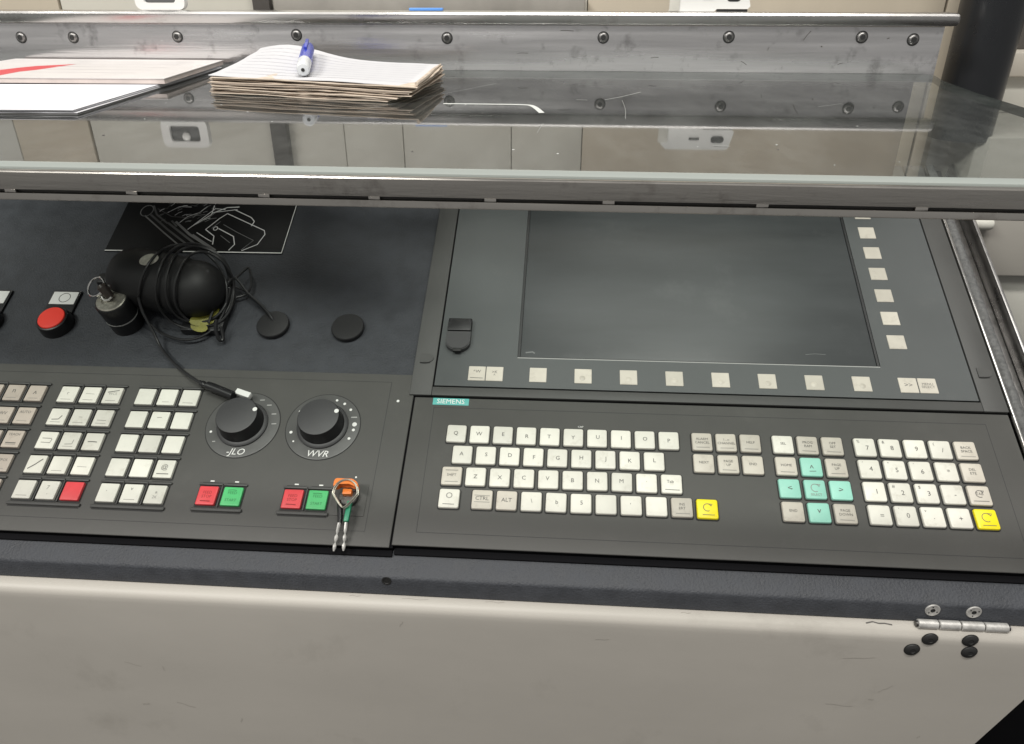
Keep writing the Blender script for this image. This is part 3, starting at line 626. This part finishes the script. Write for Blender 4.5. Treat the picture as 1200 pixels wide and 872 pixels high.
# dark printed sheet
b = NB(); box(b, -382, -197.6, 202.4, 318, S0, S0 + 1.2, 0.1)
ps = thing('printed_sheet', 'glossy black printed sheet with white line drawing under the rail', 'sheet', 'panel', (-290, 260, S0))
bd = part('board', b, 'print_black', ps)
b = NB(); strip(b, [(-382, 203.2), (-359, 203.2)], 1.2); strip(b, [(-300, 203.2), (-197.9, 203.2)], 1.3); strip(b, [(-198.2, 203), (-198.2, 317)], 0.8); part('white_edge', b, 'white_print', ps, (0, 0, S0 + 1.22))
z = S0 + 1.24
def draw(name, pts, wd, m='poster_line', closed=False):
    b = NB(); strip(b, pts, wd, closed=closed); part(name, b, m, bd, (0, 0, z))
STROKES = [
  ([(-268.9,257.3),(-223.4,233.7),(-221.4,228.2),(-225.7,214.3),(-239.8,205.3)], 0.9, 'L'),
  ([(-263.1,263.3),(-241.8,251.9),(-237.2,246.3),(-238.6,239.7)], 0.9, 'L'),
  ([(-268.9,257.3),(-275.3,249.9),(-285.5,234.0)], 0.9, 'L'),
  ([(-285.5,234.0),(-274.0,224.9),(-272.0,213.3)], 1, 'L'),
  ([(-272.3,235.7),(-253.4,224.8),(-249.3,213.8),(-253.2,205.6)], 1, 'L'),
  ([(-268.6,241.4),(-252.1,231.2)], 0.6, 'D'),
  ([(-252.1,231.2),(-231.2,219.7),(-240.5,206.4)], 0.6, 'D'),
  ([(-267.3,225.9),(-254.7,215.9)], 0.6, 'D'),
  ([(-273.0,245.6),(-279.6,235.5)], 0.6, 'D'),
  ([(-293.7,229.6),(-279.2,220.1),(-274.3,217.4)], 0.8, 'L'),
  ([(-297.0,226.7),(-279.7,214.6),(-266.7,205.8)], 1.6, 'D'),
  ([(-357.0,252.9),(-328.4,228.9),(-305.5,210.5)], 1.6, 'D'),
  ([(-351.0,254.4),(-325.6,233.2),(-300.4,214.1)], 2.2, 'G'),
  ([(-328.9,243.2),(-289.6,213.0)], 2.4, 'G'),
  ([(-320.8,244.8),(-300.2,226.7),(-271.5,207.9)], 2.6, 'D'),
  ([(-325.6,246.1),(-317.4,237.7)], 2, 'G'),
  ([(-352.3,267.8),(-344.5,254.6),(-328.4,241.8)], 2.0, 'G'),
  ([(-304.5,233.6),(-283.8,264.4),(-272.7,263.1)], 0.9, 'L'),
  ([(-301.6,238.0),(-285.5,255.6),(-286.2,268.8)], 1.0, 'L'),
  ([(-346.4,263.4),(-327.4,251.9),(-309.8,250.8)], 0.9, 'G'),
  ([(-333.7,257.7),(-323.6,266.7),(-310.4,266.3)], 0.8, 'L'),
  ([(-316.1,243.4),(-310.3,252.2),(-299.3,258.3),(-293.3,267.2)], 0.8, 'L'),
  ([(-313.2,247.8),(-302.2,253.8),(-291.9,255.4)], 0.7, 'D'),
  ([(-286.0,257.0),(-271.4,266.1),(-258.8,267.2)], 1.1, 'L'),
  ([(-282.3,259.1),(-259.8,263.3)], 0.8, 'L'),
  ([(-298.2,240.9),(-288.1,249.7),(-282.1,258.5)], 0.7, 'D'),
]
for pts, wd, m in STROKES: draw('drawn_line', pts, wd, {'L': 'poster_line', 'D': 'poster_dim', 'G': 'poster_grey'}[m])
draw('drawn_line', circle(-357, 260, 6.5, 20, 8), 0.8, 'poster_dim', True)
draw('drawn_line', circle(-275.4, 235.6, 2.2, 10, 2.6), 0.9, 'poster_line', True)
rs = random.Random(5)
for k in range(34):
    x, y = rs.uniform(-345, -285), rs.uniform(244, 275)
    a = rs.uniform(0.1, 1.0); L = rs.uniform(4, 12); pts = [(x, y), (x + L * .5 * math.cos(a), y + L * .5 * math.sin(a + .3)), (x + L * math.cos(a - .2), y + L * math.sin(a))]
    draw('drawn_line', pts, rs.uniform(.35, 1.0), ('poster_grey', 'poster_dim', 'poster_line', 'poster_dim')[k % 4])

# key lock barrel with inserted key
kl = thing('key_lock', 'black lock barrel with worn silver face, key and key ring inserted', 'lock', 'panel', (-324.2, 112, S0))
b = NB(); lathe(b, [(15.0, 0), (15.0, 14), (14.4, 14.4), (14.4, 15.2), (15.0, 15.6), (15.0, 33), (14.2, 34.4), (12.8, 34.6)], 44); part('barrel', b, 'black_plastic', kl, (-324.2, 112, S0))
b = NB(); lathe(b, [(15.06, 14.2), (15.06, 15.0)], 44); part('barrel_ring', b, 'grey_print', kl, (-324.2, 112, S0))
b = NB(); lathe(b, [(13.4, 33.8), (13.3, 35.0), (12.4, 35.8), (8.0, 35.9), (7.6, 35.0), (0, 35.0)], 44); part('silver_face', b, 'worn_silver', kl, (-324.2, 112, S0))
b = NB(); tube(b, [(-325, 114.5, 24.5), (-327, 116, 31), (-329.5, 118, 36), (-330.5, 119, 37.5)], [3.6, 4.2, 4.4, 3.0], 12); part('key_head', b, 'brown_key', kl)
pts = [(-337 + 9.0 * math.cos(a), 120 + 7.5 * math.sin(a), 33 + 5 * math.sin(a + 0.6)) for a in [2 * PI * j / 26 for j in range(26)]]
b = NB(); tube(b, pts, 0.9, 8, True); part('key_ring', b, 'chrome', kl)
pts = [(-326.5 + 6.2 * math.cos(a), 115.5 + 5.5 * math.sin(a), 30 + 4.0 * math.sin(a + 0.4)) for a in [1.2 + 4.4 * j / 18 for j in range(19)]]
b = NB(); tube(b, pts, 1.0, 8); part('key_collar', b, 'zinc', kl)

# black ball-ended hand unit
hu = thing('hand_unit', 'matt black ball ended hand unit lying under the coiled cable', 'hand unit', 'panel', (-280, 138, S0))
A_ = Vector((-322, 147, 19)); B_ = Vector((-254.3, 133.9, 17)); Lx = (B_ - A_).length
prof = [(0, -16), (9, -15.2), (16, -13), (21.5, -9), (25.4, -3.5), (27.8, 4), (28.6, 13), (28.5, 24), (28.1, 36), (27.6, 48)]
prof += [(27 * math.cos(a), Lx + 27 * math.sin(a)) for a in [-0.2 + (PI / 2 + 0.2) * k / 12 for k in range(13)]]
b = NB(); lathe(b, prof, 48, M=axis_matrix(A_, B_))
for v_ in b.verts: v_.co.z = 44.5 + (v_.co.z - 46.5) * 0.95
part('body', b, 'matt_black', hu)
b = NB(); box(b, -366, -340, 150, 163, S0, S0 + 14, 3.0); part('foot', b, 'black_soft', hu)
b = NB(); lathe(b, [(8.5, 0), (8.2, 0.5), (0, 0.6)], 26)
bmesh.ops.scale(b, vec=(1.0, 0.72, 1), verts=b.verts); o = part('silver_disc', b, 'silver_sticker', hu, (-290, 143.0, 45.0)); o.rotation_euler = (0.12, 0.03, 0.45)
b = NB(); box(b, -268, -228, 100, 122, S0, S0 + 8, 2.0); part('clamp_foot', b, 'black_plastic', hu)
# yellow tag
yt = thing('yellow_tag', 'small crumpled yellow tag caught in the cable coil', 'tag', 'panel', (-246, 106, S0 + 9))
for k, (x, y, zz, a) in enumerate(((-247, 108, 2.0, 0.3), (-248, 101.5, 0.5, -0.2), (-238.5, 118, 2.0, 0.9))):
    b = NB(); ol = circle(0, 0, 11 - 2.5 * k, 12, 5.5 - k); prism(b, ol, 0, 0.8); 
    o = part('tag_leaf', b, 'yellow_tag', yt, (x, y, zz)); o.rotation_euler = (0.3, 0.25 - 0.2 * k, a)

# coiled cable
LOOPS = [
  [(-296.0,115.2,31.0),(-292.3,120.5,39.7),(-288.7,127.8,45.7),(-285.7,137.1,48.2),(-284.9,149.6,45.1),(-285.9,164.6,36.7),(-282.5,173.6,31.5),(-275.0,176.0,29.8),(-265.7,174.6,29.0),(-257.0,171.8,27.0),(-249.2,168.0,23.7),(-242.3,162.6,20.0),(-235.6,154.5,17.7),(-229.6,144.0,16.6),(-227.4,135.5,11.9),(-227.7,127.3,6.3),(-229.8,118.6,1.4),(-233.4,109.8,-1.9),(-238.2,101.6,-3.5),(-244.6,95.2,-3.9),(-252.5,91.5,-4.0),(-261.9,90.5,-4.0),(-272.2,92.3,-4.0),(-282.7,96.3,-3.9),(-292.2,101.7,-2.9),(-299.1,107.0,0.6),(-301.8,110.8,8.1),(-300.2,113.0,19.0)] ,
  [(-277.5,116.5,38.4),(-276.2,123.6,43.9),(-274.8,132.2,47.3),(-275.8,144.8,44.9),(-279.7,161.6,36.0),(-278.8,172.6,30.9),(-273.0,176.8,30.1),(-264.9,176.9,30.7),(-256.9,175.8,30.0),(-249.4,173.7,28.0),(-242.7,171.0,24.6),(-237.4,167.6,20.0),(-233.6,163.5,14.1),(-231.2,158.2,7.7),(-229.3,150.2,3.0),(-227.8,139.8,0.8),(-227.7,128.8,-0.3),(-230.0,119.5,-1.7),(-234.2,111.8,-2.6),(-240.0,106.2,-3.0),(-247.2,103.0,-3.0),(-255.5,102.2,-2.9),(-264.1,103.4,-2.4),(-271.9,105.4,-0.5),(-277.4,107.2,4.1),(-280.1,108.4,11.6),(-280.3,109.6,20.9),(-279.0,111.9,30.6)] ,
  [(-267.9,117.5,40.4),(-267.5,124.6,44.8),(-267.3,133.2,46.8),(-268.4,144.0,44.9),(-272.4,158.9,36.6),(-272.1,168.5,31.8),(-267.4,172.0,31.1),(-260.6,172.3,31.7),(-253.9,171.7,31.0),(-247.7,170.5,29.0),(-242.4,168.7,25.6),(-238.1,166.1,21.0),(-235.1,162.7,15.2),(-233.0,157.5,9.4),(-230.6,148.8,6.5),(-228.0,137.4,6.5),(-227.8,127.4,5.9),(-230.2,119.7,4.1),(-234.3,113.8,2.6),(-239.6,109.7,1.6),(-245.8,107.2,1.3),(-252.4,106.2,1.7),(-258.7,106.1,3.1),(-263.8,106.4,6.3),(-267.1,106.8,11.6),(-268.6,107.4,18.7),(-268.8,109.0,26.7),(-268.6,112.5,33.9)] ,
  [(-260.2,114.6,37.6),(-259.3,120.8,42.0),(-258.1,128.2,44.9),(-257.2,136.8,45.5),(-257.5,147.2,42.4),(-258.0,157.7,36.8),(-255.4,163.6,33.6),(-250.2,164.8,32.8),(-244.2,163.7,32.0),(-238.7,162.0,30.0),(-234.1,159.9,26.6),(-230.5,157.6,22.0),(-228.3,155.0,16.1),(-227.4,152.0,9.2),(-226.8,146.8,3.5),(-226.2,139.1,0.3),(-225.8,129.7,-0.8),(-226.6,120.6,-1.0),(-229.1,113.2,-1.0),(-233.3,108.0,-1.0),(-238.8,105.1,-0.9),(-245.1,104.3,-0.5),(-251.3,104.7,1.0),(-256.6,105.5,4.2),(-260.1,106.2,9.4),(-261.9,107.0,16.1),(-262.0,108.0,23.9),(-261.1,110.2,31.6)] ,
]
flip = lambda L: [(x, -y, z_) for x, y, z_ in L]
cc = thing('coiled_cable', 'thin black cable wound in loops over the hand unit and plugged below', 'cable', 'panel', (-250, 120, S0))
for L in LOOPS:
    b = NB(); tube(b, spline(L, 3, True), 1.25, 9, True); part('cable_loop', b, 'cable', cc)
DOWN = [(-296.5,-112,29), (-294.6,-104.2,18), (-287.9,-93.4,4), (-279,-80.3,-4), (-259.4,-61.7,-1), (-239.7,-46.9,2.6), (-222.2,-36.7,3.8)]
b = NB(); tube(b, spline(flip(DOWN), 6), 1.3, 9); part('cable_lead', b, 'cable', cc)
b = NB(); tube(b, spline(flip([(-228,-40.5,3.4),(-224,-37.6,4.0),(-219,-36.0,4.4),(-213.6,-34.2,4.6),(-203,-30,5),(-193,-26,5.4)]), 5), [1.8]*4 + [3.2]*3 + [2.4]*3 + [4.0]*16, 12); pg = part('plug', b, 'black_plastic', cc)
b = NB(); box(b, -7, 7, -2.6, 2.6, 0, 5, 0.5); o = part('plug_tag', b, 'white_plastic', pg, (-185.5, 29.0, 1.5)); o.rotation_euler.z = -0.32
R1 = [(-235.2,-142.6,5), (-227.1,-152.8,8), (-222.6,-164.3,6), (-219.4,-171.6,4), (-214.6,-163,4), (-212.9,-151.6,0), (-217.6,-145.4,-4), (-226,-141,-4)]
R2 = [(-238.6,-103.8,4), (-236.4,-122.2,8), (-230,-142,12), (-225.7,-153.9,9), (-213.1,-142.5,2), (-198.5,-131.1,-1), (-186.9,-119.3,-2), (-183.2,-114.6,-5.4)]
R3 = [(-236,-151,4), (-221.5,-150.6,-4), (-206.9,-140,-6), (-190.4,-122.5,-4), (-184.8,-115.5,-5.4)]
for L in (R1, R2, R3): b = NB(); tube(b, spline(flip(L), 6), 1.2, 9); part('cable_strand', b, 'cable', cc)
b = NB(); tube(b, spline(flip([(-229,-104,10), (-229.7,-96.3,4), (-227.4,-90.8,-3), (-224.8,-92.9,-4), (-226.6,-101.3,3)]), 5), 1.7, 9); part('cable_tie', b, 'black_plastic', cc)

# ================================================================== steel back plate behind the glass
bp = thing('steel_back_plate', 'brushed steel strip with a row of bolts behind the glass shelf', 'metal plate', 'lid', (-100, 230, -60))
b = NB(); box(b, -700, 308, 229, 233, -7, 38.6, 0.4); part('plate', b, 'steel_plate', bp)
b = NB(); box(b, -700, 306, 263, 267, -150, -7.2, 0); part('added_dark_sheet', b, 'gasket', bp)  # added black sheet that keeps the view below the glass dark
b = NB(); pl = [(224.6, 40.6), (225.4, 39.4), (227, 38.9), (247, 38.9), (247, 49.6), (228.0, 49.6), (225.6, 48.8), (224.4, 47.0)]
loft(b, [[(x, y, zz) for y, zz in pl] for x in (-700, 312)] + [[(316, y, 38.9 + (zz - 38.9) * .9 + .5) for y, zz in pl], [(318, min(246, y + 2), 38.9 + (zz - 38.9) * .6 + 2) for y, zz in pl]]); part('top_rail', b, 'steel', bp)
for x, zz in ((-540, 26), (-488, 26.2), (-385.3, 27.4), (-270.5, 29.4), (-129.6, 27.5), (12.7, 28.6), (124, 29.5), (239.3, 30), (283.3, 28.2)):
    b = NB(); M = axis_matrix((x, 229, zz), (x, 228, zz)); a0 = random.uniform(0, 1)
    lathe(b, [(5.2, 0), (5.2, 0.3), (4.5, 0.4)], 26, [1, 1], M); lathe(b, [(4.4, 0.2), (4.2, 1.1), (3.4, 1.9), (2.7, 2.2)], 26, [0] * 3, M)
    lathe(b, [(2.5, 2.3), (2.2, 0.8), (0, 0.7)], 6, [1, 1], M, a0)
    part('bolt', b, ['bolt', 'bolt_dark'], bp)
for (x, zz, L, a, wd) in ((192, 31, 9, 55, 0.6), (206, 22, 1.2, 0, 1.2), (262, 29, 2, 10, .8), (160, 20, 3, 70, .5), (60, 12, 7, 4, .4), (-20, 34, 12, -2, .5), (225, 8, 5, 20, .4), (-60, 15, 10, 1, .4), (140, 8, 6, -30, .4)):
    b = NB(); strip(b, [(-L / 2, 0), (0, .3), (L / 2, 0)], wd); M = Matrix.Translation((x, 228.9, zz)) @ Matrix.Rotation(PI / 2, 4, 'X') @ Matrix.Rotation(math.radians(a), 4, 'Z')
    bmesh.ops.transform(b, matrix=M, verts=b.verts); part('scratch_mark', b, 'scuff_dark', bp)

# things on top of the rail
wf = thing('socket_bracket', 'white plastic frame with dark window standing on the steel rail', 'bracket', 'lid', (-402, 240, 49.7))
b = NB()
outer = rr(24, 13.5, 6, 0, 4); inner = rr(15.5, 7.6, 3, 0, 4)
loft(b, [[(x, 0, zz) for x, zz, _ in outer], [(x, 7, zz) for x, zz, _ in outer], [(x, 7, zz) for x, zz, _ in inner], [(x, 0, zz) for x, zz, _ in inner], [(x, 0, zz) for x, zz, _ in outer]], None, False, False)
bmesh.ops.remove_doubles(b, verts=b.verts, dist=0.001); part('frame', b, 'white_plastic', wf, (-402, 240, 63.3))
b = NB(); box(b, -417.4, -386.6, 243, 245, 55.8, 70.8, 0.2); part('dark_window', b, 'dark_grey', wf)
b = NB(); lathe(b, [(4.2, 0), (4, 1.5), (2.5, 2.4), (0, 2.6)], 18, M=axis_matrix((-402, 243, 66.5), (-402, 242, 66.5))); part('knob', b, 'white_plastic', wf)
wp = thing('white_plate', 'white bracket plate with black slot and hole on the steel rail', 'bracket', 'lid', (105, 238, 49.7))
b = NB(); poly = [(70, 49.8), (110, 49.8), (112, 51.8), (139, 51.8), (141, 54), (137, 69), (134, 70.5), (78, 70.5), (73, 66)]
loft(b, [[(x, 237, zz) for x, zz in poly], [(x, 240, zz) for x, zz in poly]]); part('plate', b, 'white_plastic', wp)
b = NB(); loft(b, [[(104 + x, 236.7, 60.5 + zz) for x, zz, _ in rr(5.0, 1.2, 1.1, 0)], [(104 + x, 237.1, 60.5 + zz) for x, zz, _ in rr(5.0, 1.2, 1.1, 0)]]); part('slot', b, 'line_black', wp)
b = NB(); loft(b, [[(126 + x, 236.7, 61.0 + zz) for x, zz, _ in rr(6.2, 3.2, 3.0, 0)], [(126 + x, 237.1, 61.0 + zz) for x, zz, _ in rr(6.2, 3.2, 3.0, 0)]]); part('hole', b, 'line_black', wp)
b = NB(); box(b, 70, 79, 236.2, 236.9, 50, 64, 0.2); part('clip', b, 'wall_grey', wp)
b = NB(); box(b, 112, 139, 237.4, 240, 49.7, 51.6, 0.1); part('foot', b, 'line_black', wp)
b = NB(); box(b, -165, -134, 236, 243, 49.7, 52.0, 0.6)
single('blue_strip', b, 'blue_plastic', 'flat bright blue plastic strip lying on the steel rail', 'strip', 'lid')

# ================================================================== glass shelf with its steel front rail
gs = thing('glass_shelf', 'clear glass shelf with slotted stainless steel front rail above the console', 'shelf', 'lid', (-150, 20, -8))
gz = -6.0
b = NB()
gp = [(-700, -186.5), (330, -186.5), (300, 20), (286, 60), (285, 86), (291, 140), (304, 215), (301, 226), (294, 228.4), (-700, 228.4)]
gp = [(-700, -181.5), (278, -181.5), (283, -60), (285, 40), (287, 100), (295, 180), (304, 217), (303, 225), (297, 228.4), (-700, 228.4)]
rings = [[(x, y, gz) for x, y in gp], [(x, y, 0) for x, y in gp]]
loft(b, rings, [2])
for f in b.faces:
    if len(f.verts) > 4: f.material_index = 0
gpane = part('glass_pane', b, ['glass', 'glass_edge', 'glass_edge_dark'], gs, smooth=False)
b = NB(); extrude_x(b, [(-181.6, 0.0), (-184.5, -0.3), (-186.6, -1.4), (-187.0, -3.0), (-187.0, -6.0), (-181.6, -6.0)], -700, 278); part('ground_edge', b, 'glass_edge', gpane)
# front rail
xs0, xs1 = -700, 420
b = NB(); pf = [(-187.9, -2.2), (-189.8, -2.1), (-190.6, -2.4), (-190.95, -3.0), (-190.6, -7.0), (-190.2, -11.0), (-188.6, -11.0), (-188.6, -6.8), (-172, -6.8), (-172, -6.2), (-187.4, -6.2), (-187.4, -2.2)]
extrude_x(b, pf, xs0, xs1); part('front_rail', b, 'steel_frame', gs)
b = NB(); extrude_x(b, [(-190.2, -12.6), (-190.4, -12.7), (-190.5, -12.9), (-190.32, -15.6), (-189.9, -16.0), (-188.0, -16.0), (-188.0, -12.6)], xs0, xs1); part('lower_flange', b, 'steel_frame', gs)
b = NB(); box(b, xs0, xs1, -188.5, -186.5, -12.7, -10.9, 0); part('slot_backing', b, 'line_black', gs)
gaps = [-390, -330, -270, -211.6, -149.5, -98.9, -46.7, 5.3, 71.3, 137.7, 205, 270]
for g in gaps:
    b = NB(); box(b, g - 2.6, g + 2.6, -190.45, -188.6, -12.7, -10.9, 0.1); part('slot_web', b, 'steel_frame', gs)
# scratches and one broad pale streak on the glass
for pts, wd, m in (([(-100, 15), (-70, 15), (-45, 14), (-38, 6), (-31.5, -20)], 3.6, 'streak'), ([(10, 42), (22, 58), (38, 85)], 1.0, 'surface_mark'), ([(-10, 41), (-2, 40)], 0.8, 'surface_mark'), ([(22, 40), (22, 0), (20, -40)], 0.22, 'surface_mark'), ([(-29, -60), (-31, -90)], 0.25, 'surface_mark'),
                ([(250, -40), (255, -100), (262, -150)], 0.3, 'surface_mark'), ([(-150, -20), (-110, 60), (-75, 130)], 0.3, 'surface_mark'), ([(150, 20), (170, 36)], 0.3, 'surface_mark'), ([(60, -120), (68, -121)], 0.9, 'surface_mark')):
    b = NB(); strip(b, spline([(x, y, 0) for x, y in pts], 5), wd); part('surface_mark', b, m, gs, (0, 0, 0.06))
for _ in range(26):
    x, y = random.uniform(-300, 250), random.uniform(-170, 60); r = random.uniform(.25, .7)
    b = NB(); lathe(b, [(r, 0), (r, 0.1)], 7); part('dirt_speck', b, 'scuff_dark' if random.random() < .5 else 'dust', gs, (x, y, 0.05))

# ================================================================== paper on the glass
def quad_sheet(c, zf, th, nx=14, ny=10, jit=0.0, rnd=None):
    """thin sheet over the quad c = FL, FR, BR, BL (x, y)"""
    b = NB(); T = []; B = []
    for j in range(ny + 1):
        tv = j / ny; rt = []; rb = []
        for i in range(nx + 1):
            s = i / nx
            x = (c[0][0] * (1 - s) + c[1][0] * s) * (1 - tv) + (c[3][0] * (1 - s) + c[2][0] * s) * tv
            y = (c[0][1] * (1 - s) + c[1][1] * s) * (1 - tv) + (c[3][1] * (1 - s) + c[2][1] * s) * tv
            if jit and rnd and (i in (0, nx) or j in (0, ny)): x += rnd.uniform(-jit, jit); y += rnd.uniform(-jit, jit)
            zz = zf(s, tv); rt.append(b.verts.new((x, y, zz + th))); rb.append(b.verts.new((x, y, zz)))
        T.append(rt); B.append(rb)
    for j in range(ny):
        for i in range(nx):
            b.faces.new((T[j][i], T[j][i + 1], T[j + 1][i + 1], T[j + 1][i])); b.faces.new((B[j][i], B[j + 1][i], B[j + 1][i + 1], B[j][i + 1]))
    for i in range(nx):
        b.faces.new((T[0][i], B[0][i], B[0][i + 1], T[0][i + 1])); b.faces.new((T[ny][i], T[ny][i + 1], B[ny][i + 1], B[ny][i]))
    for j in range(ny):
        b.faces.new((T[j][0], T[j + 1][0], B[j + 1][0], B[j][0])); b.faces.new((T[j][nx], B[j][nx], B[j + 1][nx], T[j + 1][nx]))
    return b
pad = thing('notepad', 'thick dog-eared pad of yellowed papers with white top sheet', 'notepad', 'lid', (-200, 90, 0.1))
rnd = random.Random(11)
def curl(s, tv): return (tv ** 1.6) * (11.5 * math.exp(-((s - 0.16) / 0.27) ** 2) + 1.5) - 1.2 * (s ** 3) * (1 - tv)
NS = 13
for k in range(NS):
    f = k / (NS - 1); z0_ = 0.3 + 11.2 * f
    dx, dy = rnd.uniform(-2.2, 2.2), rnd.uniform(-2.0, 2.0)
    pull = 9 * (1 - f) 
    c = [(-281 + dx + 0.2 * pull, 57 + dy - 0.5 * pull), (-117 + dx - 4.0 * pull * (0.6 if k < 5 else .35), 15 + dy), (-120 + dx, 137 + dy), (-285 + dx, 180 + dy)]
    ph = rnd.uniform(0, 6)
    zf = lambda s, tv, z0_=z0_, f=f, ph=ph: z0_ + curl(s, tv) * (0.15 + 0.85 * f) + 0.35 * math.sin(s * 9 + ph) * (1 - tv) + 0.2
    b = quad_sheet(c, zf, 0.55 if k < NS - 1 else 0.3, 18, 8, 0.9, rnd)
    part('sheet', b, ('paper_old', 'paper_grey', 'paper_old')[k % 3] if k < NS - 1 else 'paper', pad)
# faint ruling and a curled corner on the top sheet
for q in range(9):
    tv = 0.14 + q * 0.095; b = NB(); vv = []
    for i in range(19):
        s_ = 0.05 + 0.9 * i / 18
        for w_ in (-0.004, 0.004):
            t2 = tv + w_; x = (c[0][0] * (1 - s_) + c[1][0] * s_) * (1 - t2) + (c[3][0] * (1 - s_) + c[2][0] * s_) * t2; y = (c[0][1] * (1 - s_) + c[1][1] * s_) * (1 - t2) + (c[3][1] * (1 - s_) + c[2][1] * s_) * t2
            vv.append(b.verts.new((x, y, zf(s_, t2) + 0.42)))
    for i in range(18): b.faces.new((vv[2 * i], vv[2 * i + 2], vv[2 * i + 3], vv[2 * i + 1]))
    part('ruled_line', b, 'ruling', pad)
sheet = pad.children[-1] if pad.children else None
b = NB(); tube(b, [(-118, 16, 12.4), (-119, 60, 12.6), (-121, 100, 13.0), (-121, 136, 13.6)], [1.3, 1.6, 1.3, 0.6], 8); part('curled_edge', b, 'paper_old', pad)
pen = thing('ballpoint_pen', 'blue and grey ballpoint pen lying on the notepad', 'pen', 'lid', (-215, 80, 16))
Pn = Vector((-207, 50, 17.2)); Pf = Vector((-233, 146, 25.0)); Lp = (Pf - Pn).length; M = axis_matrix(Pn, Pf)
b = NB(); lathe(b, [(0, 0.6), (1.4, 0), (3.9, 0.5), (4.8, 2.5), (4.9, 12), (5.0, 30)], 22, M=M); part('grip', b, 'pen_grey', pen)
b = NB(); lathe(b, [(1.3, -0.2), (1.2, 0.4)], 10, M=M); part('tip', b, 'bolt_dark', pen)
b = NB(); lathe(b, [(5.02, 30), (5.1, 60), (5.0, Lp - 8), (4.2, Lp), (0, Lp)], 22, M=M); part('barrel', b, 'pen_blue', pen)
b = NB(); box(b, -1.3, 1.3, 4.8, 7.0, Lp - 42, Lp - 2, 0.5); bmesh.ops.transform(b, matrix=M, verts=b.verts); part('clip', b, 'pen_blue', pen)

fo = thing('paper_stack', 'stack of loose white sheets under the booklet at the left', 'paper', 'lid', (-480, 80, 0.1))
for k in range(4):
    c = [(-538, -52 + rnd.uniform(-1, 1.5) - k * .6), (-321 + rnd.uniform(-2, 2), -51 + rnd.uniform(-1, 1.5)), (-341 + rnd.uniform(-2, 2), 216), (-545, 216)]
    b = quad_sheet(c, lambda s, tv, k=k: 0.3 + k * 0.75 + 0.2 * math.sin(5 * s + k), 0.35, 12, 4, 0.3, rnd); part('sheet', b, 'paper_white' if k else 'dark_grey', fo)
bk = thing('booklet', 'white booklet with red curved stripe on its cover at the left', 'booklet', 'lid', (-480, 150, 3.6))
c = [(-536, 72), (-326, 76), (-343, 224), (-548, 224)]
b = quad_sheet(c, lambda s, tv: 3.7, 3.4, 6, 3); part('page_block', b, 'cover_edge', bk)
b = quad_sheet([(x + (0.6 if i in (1, 2) else 0), y - (0.5 if i < 2 else 0)) for i, (x, y) in enumerate(c)], lambda s, tv: 7.15, 0.5, 6, 3); cv = part('cover', b, 'cover', bk)
b = NB(); prism(b, [(-464, 74), (-466, 88), (-468, 113), (-463, 127), (-461, 148), (-458, 176), (-470, 168), (-483, 158), (-489, 143), (-493, 124), (-498, 100), (-505, 74)], 0, 0.05); part('red_stripe', b, 'red_print', cv, (0, 0, 7.68))
for k in range(5):
    b = NB(); strip(b, [(-470 + k * 3, 200 - k * 22), (-360 - k * 2, 200 - k * 22)], 1.2); part('printed_line', b, 'line_print', cv, (0, 0, 7.67))
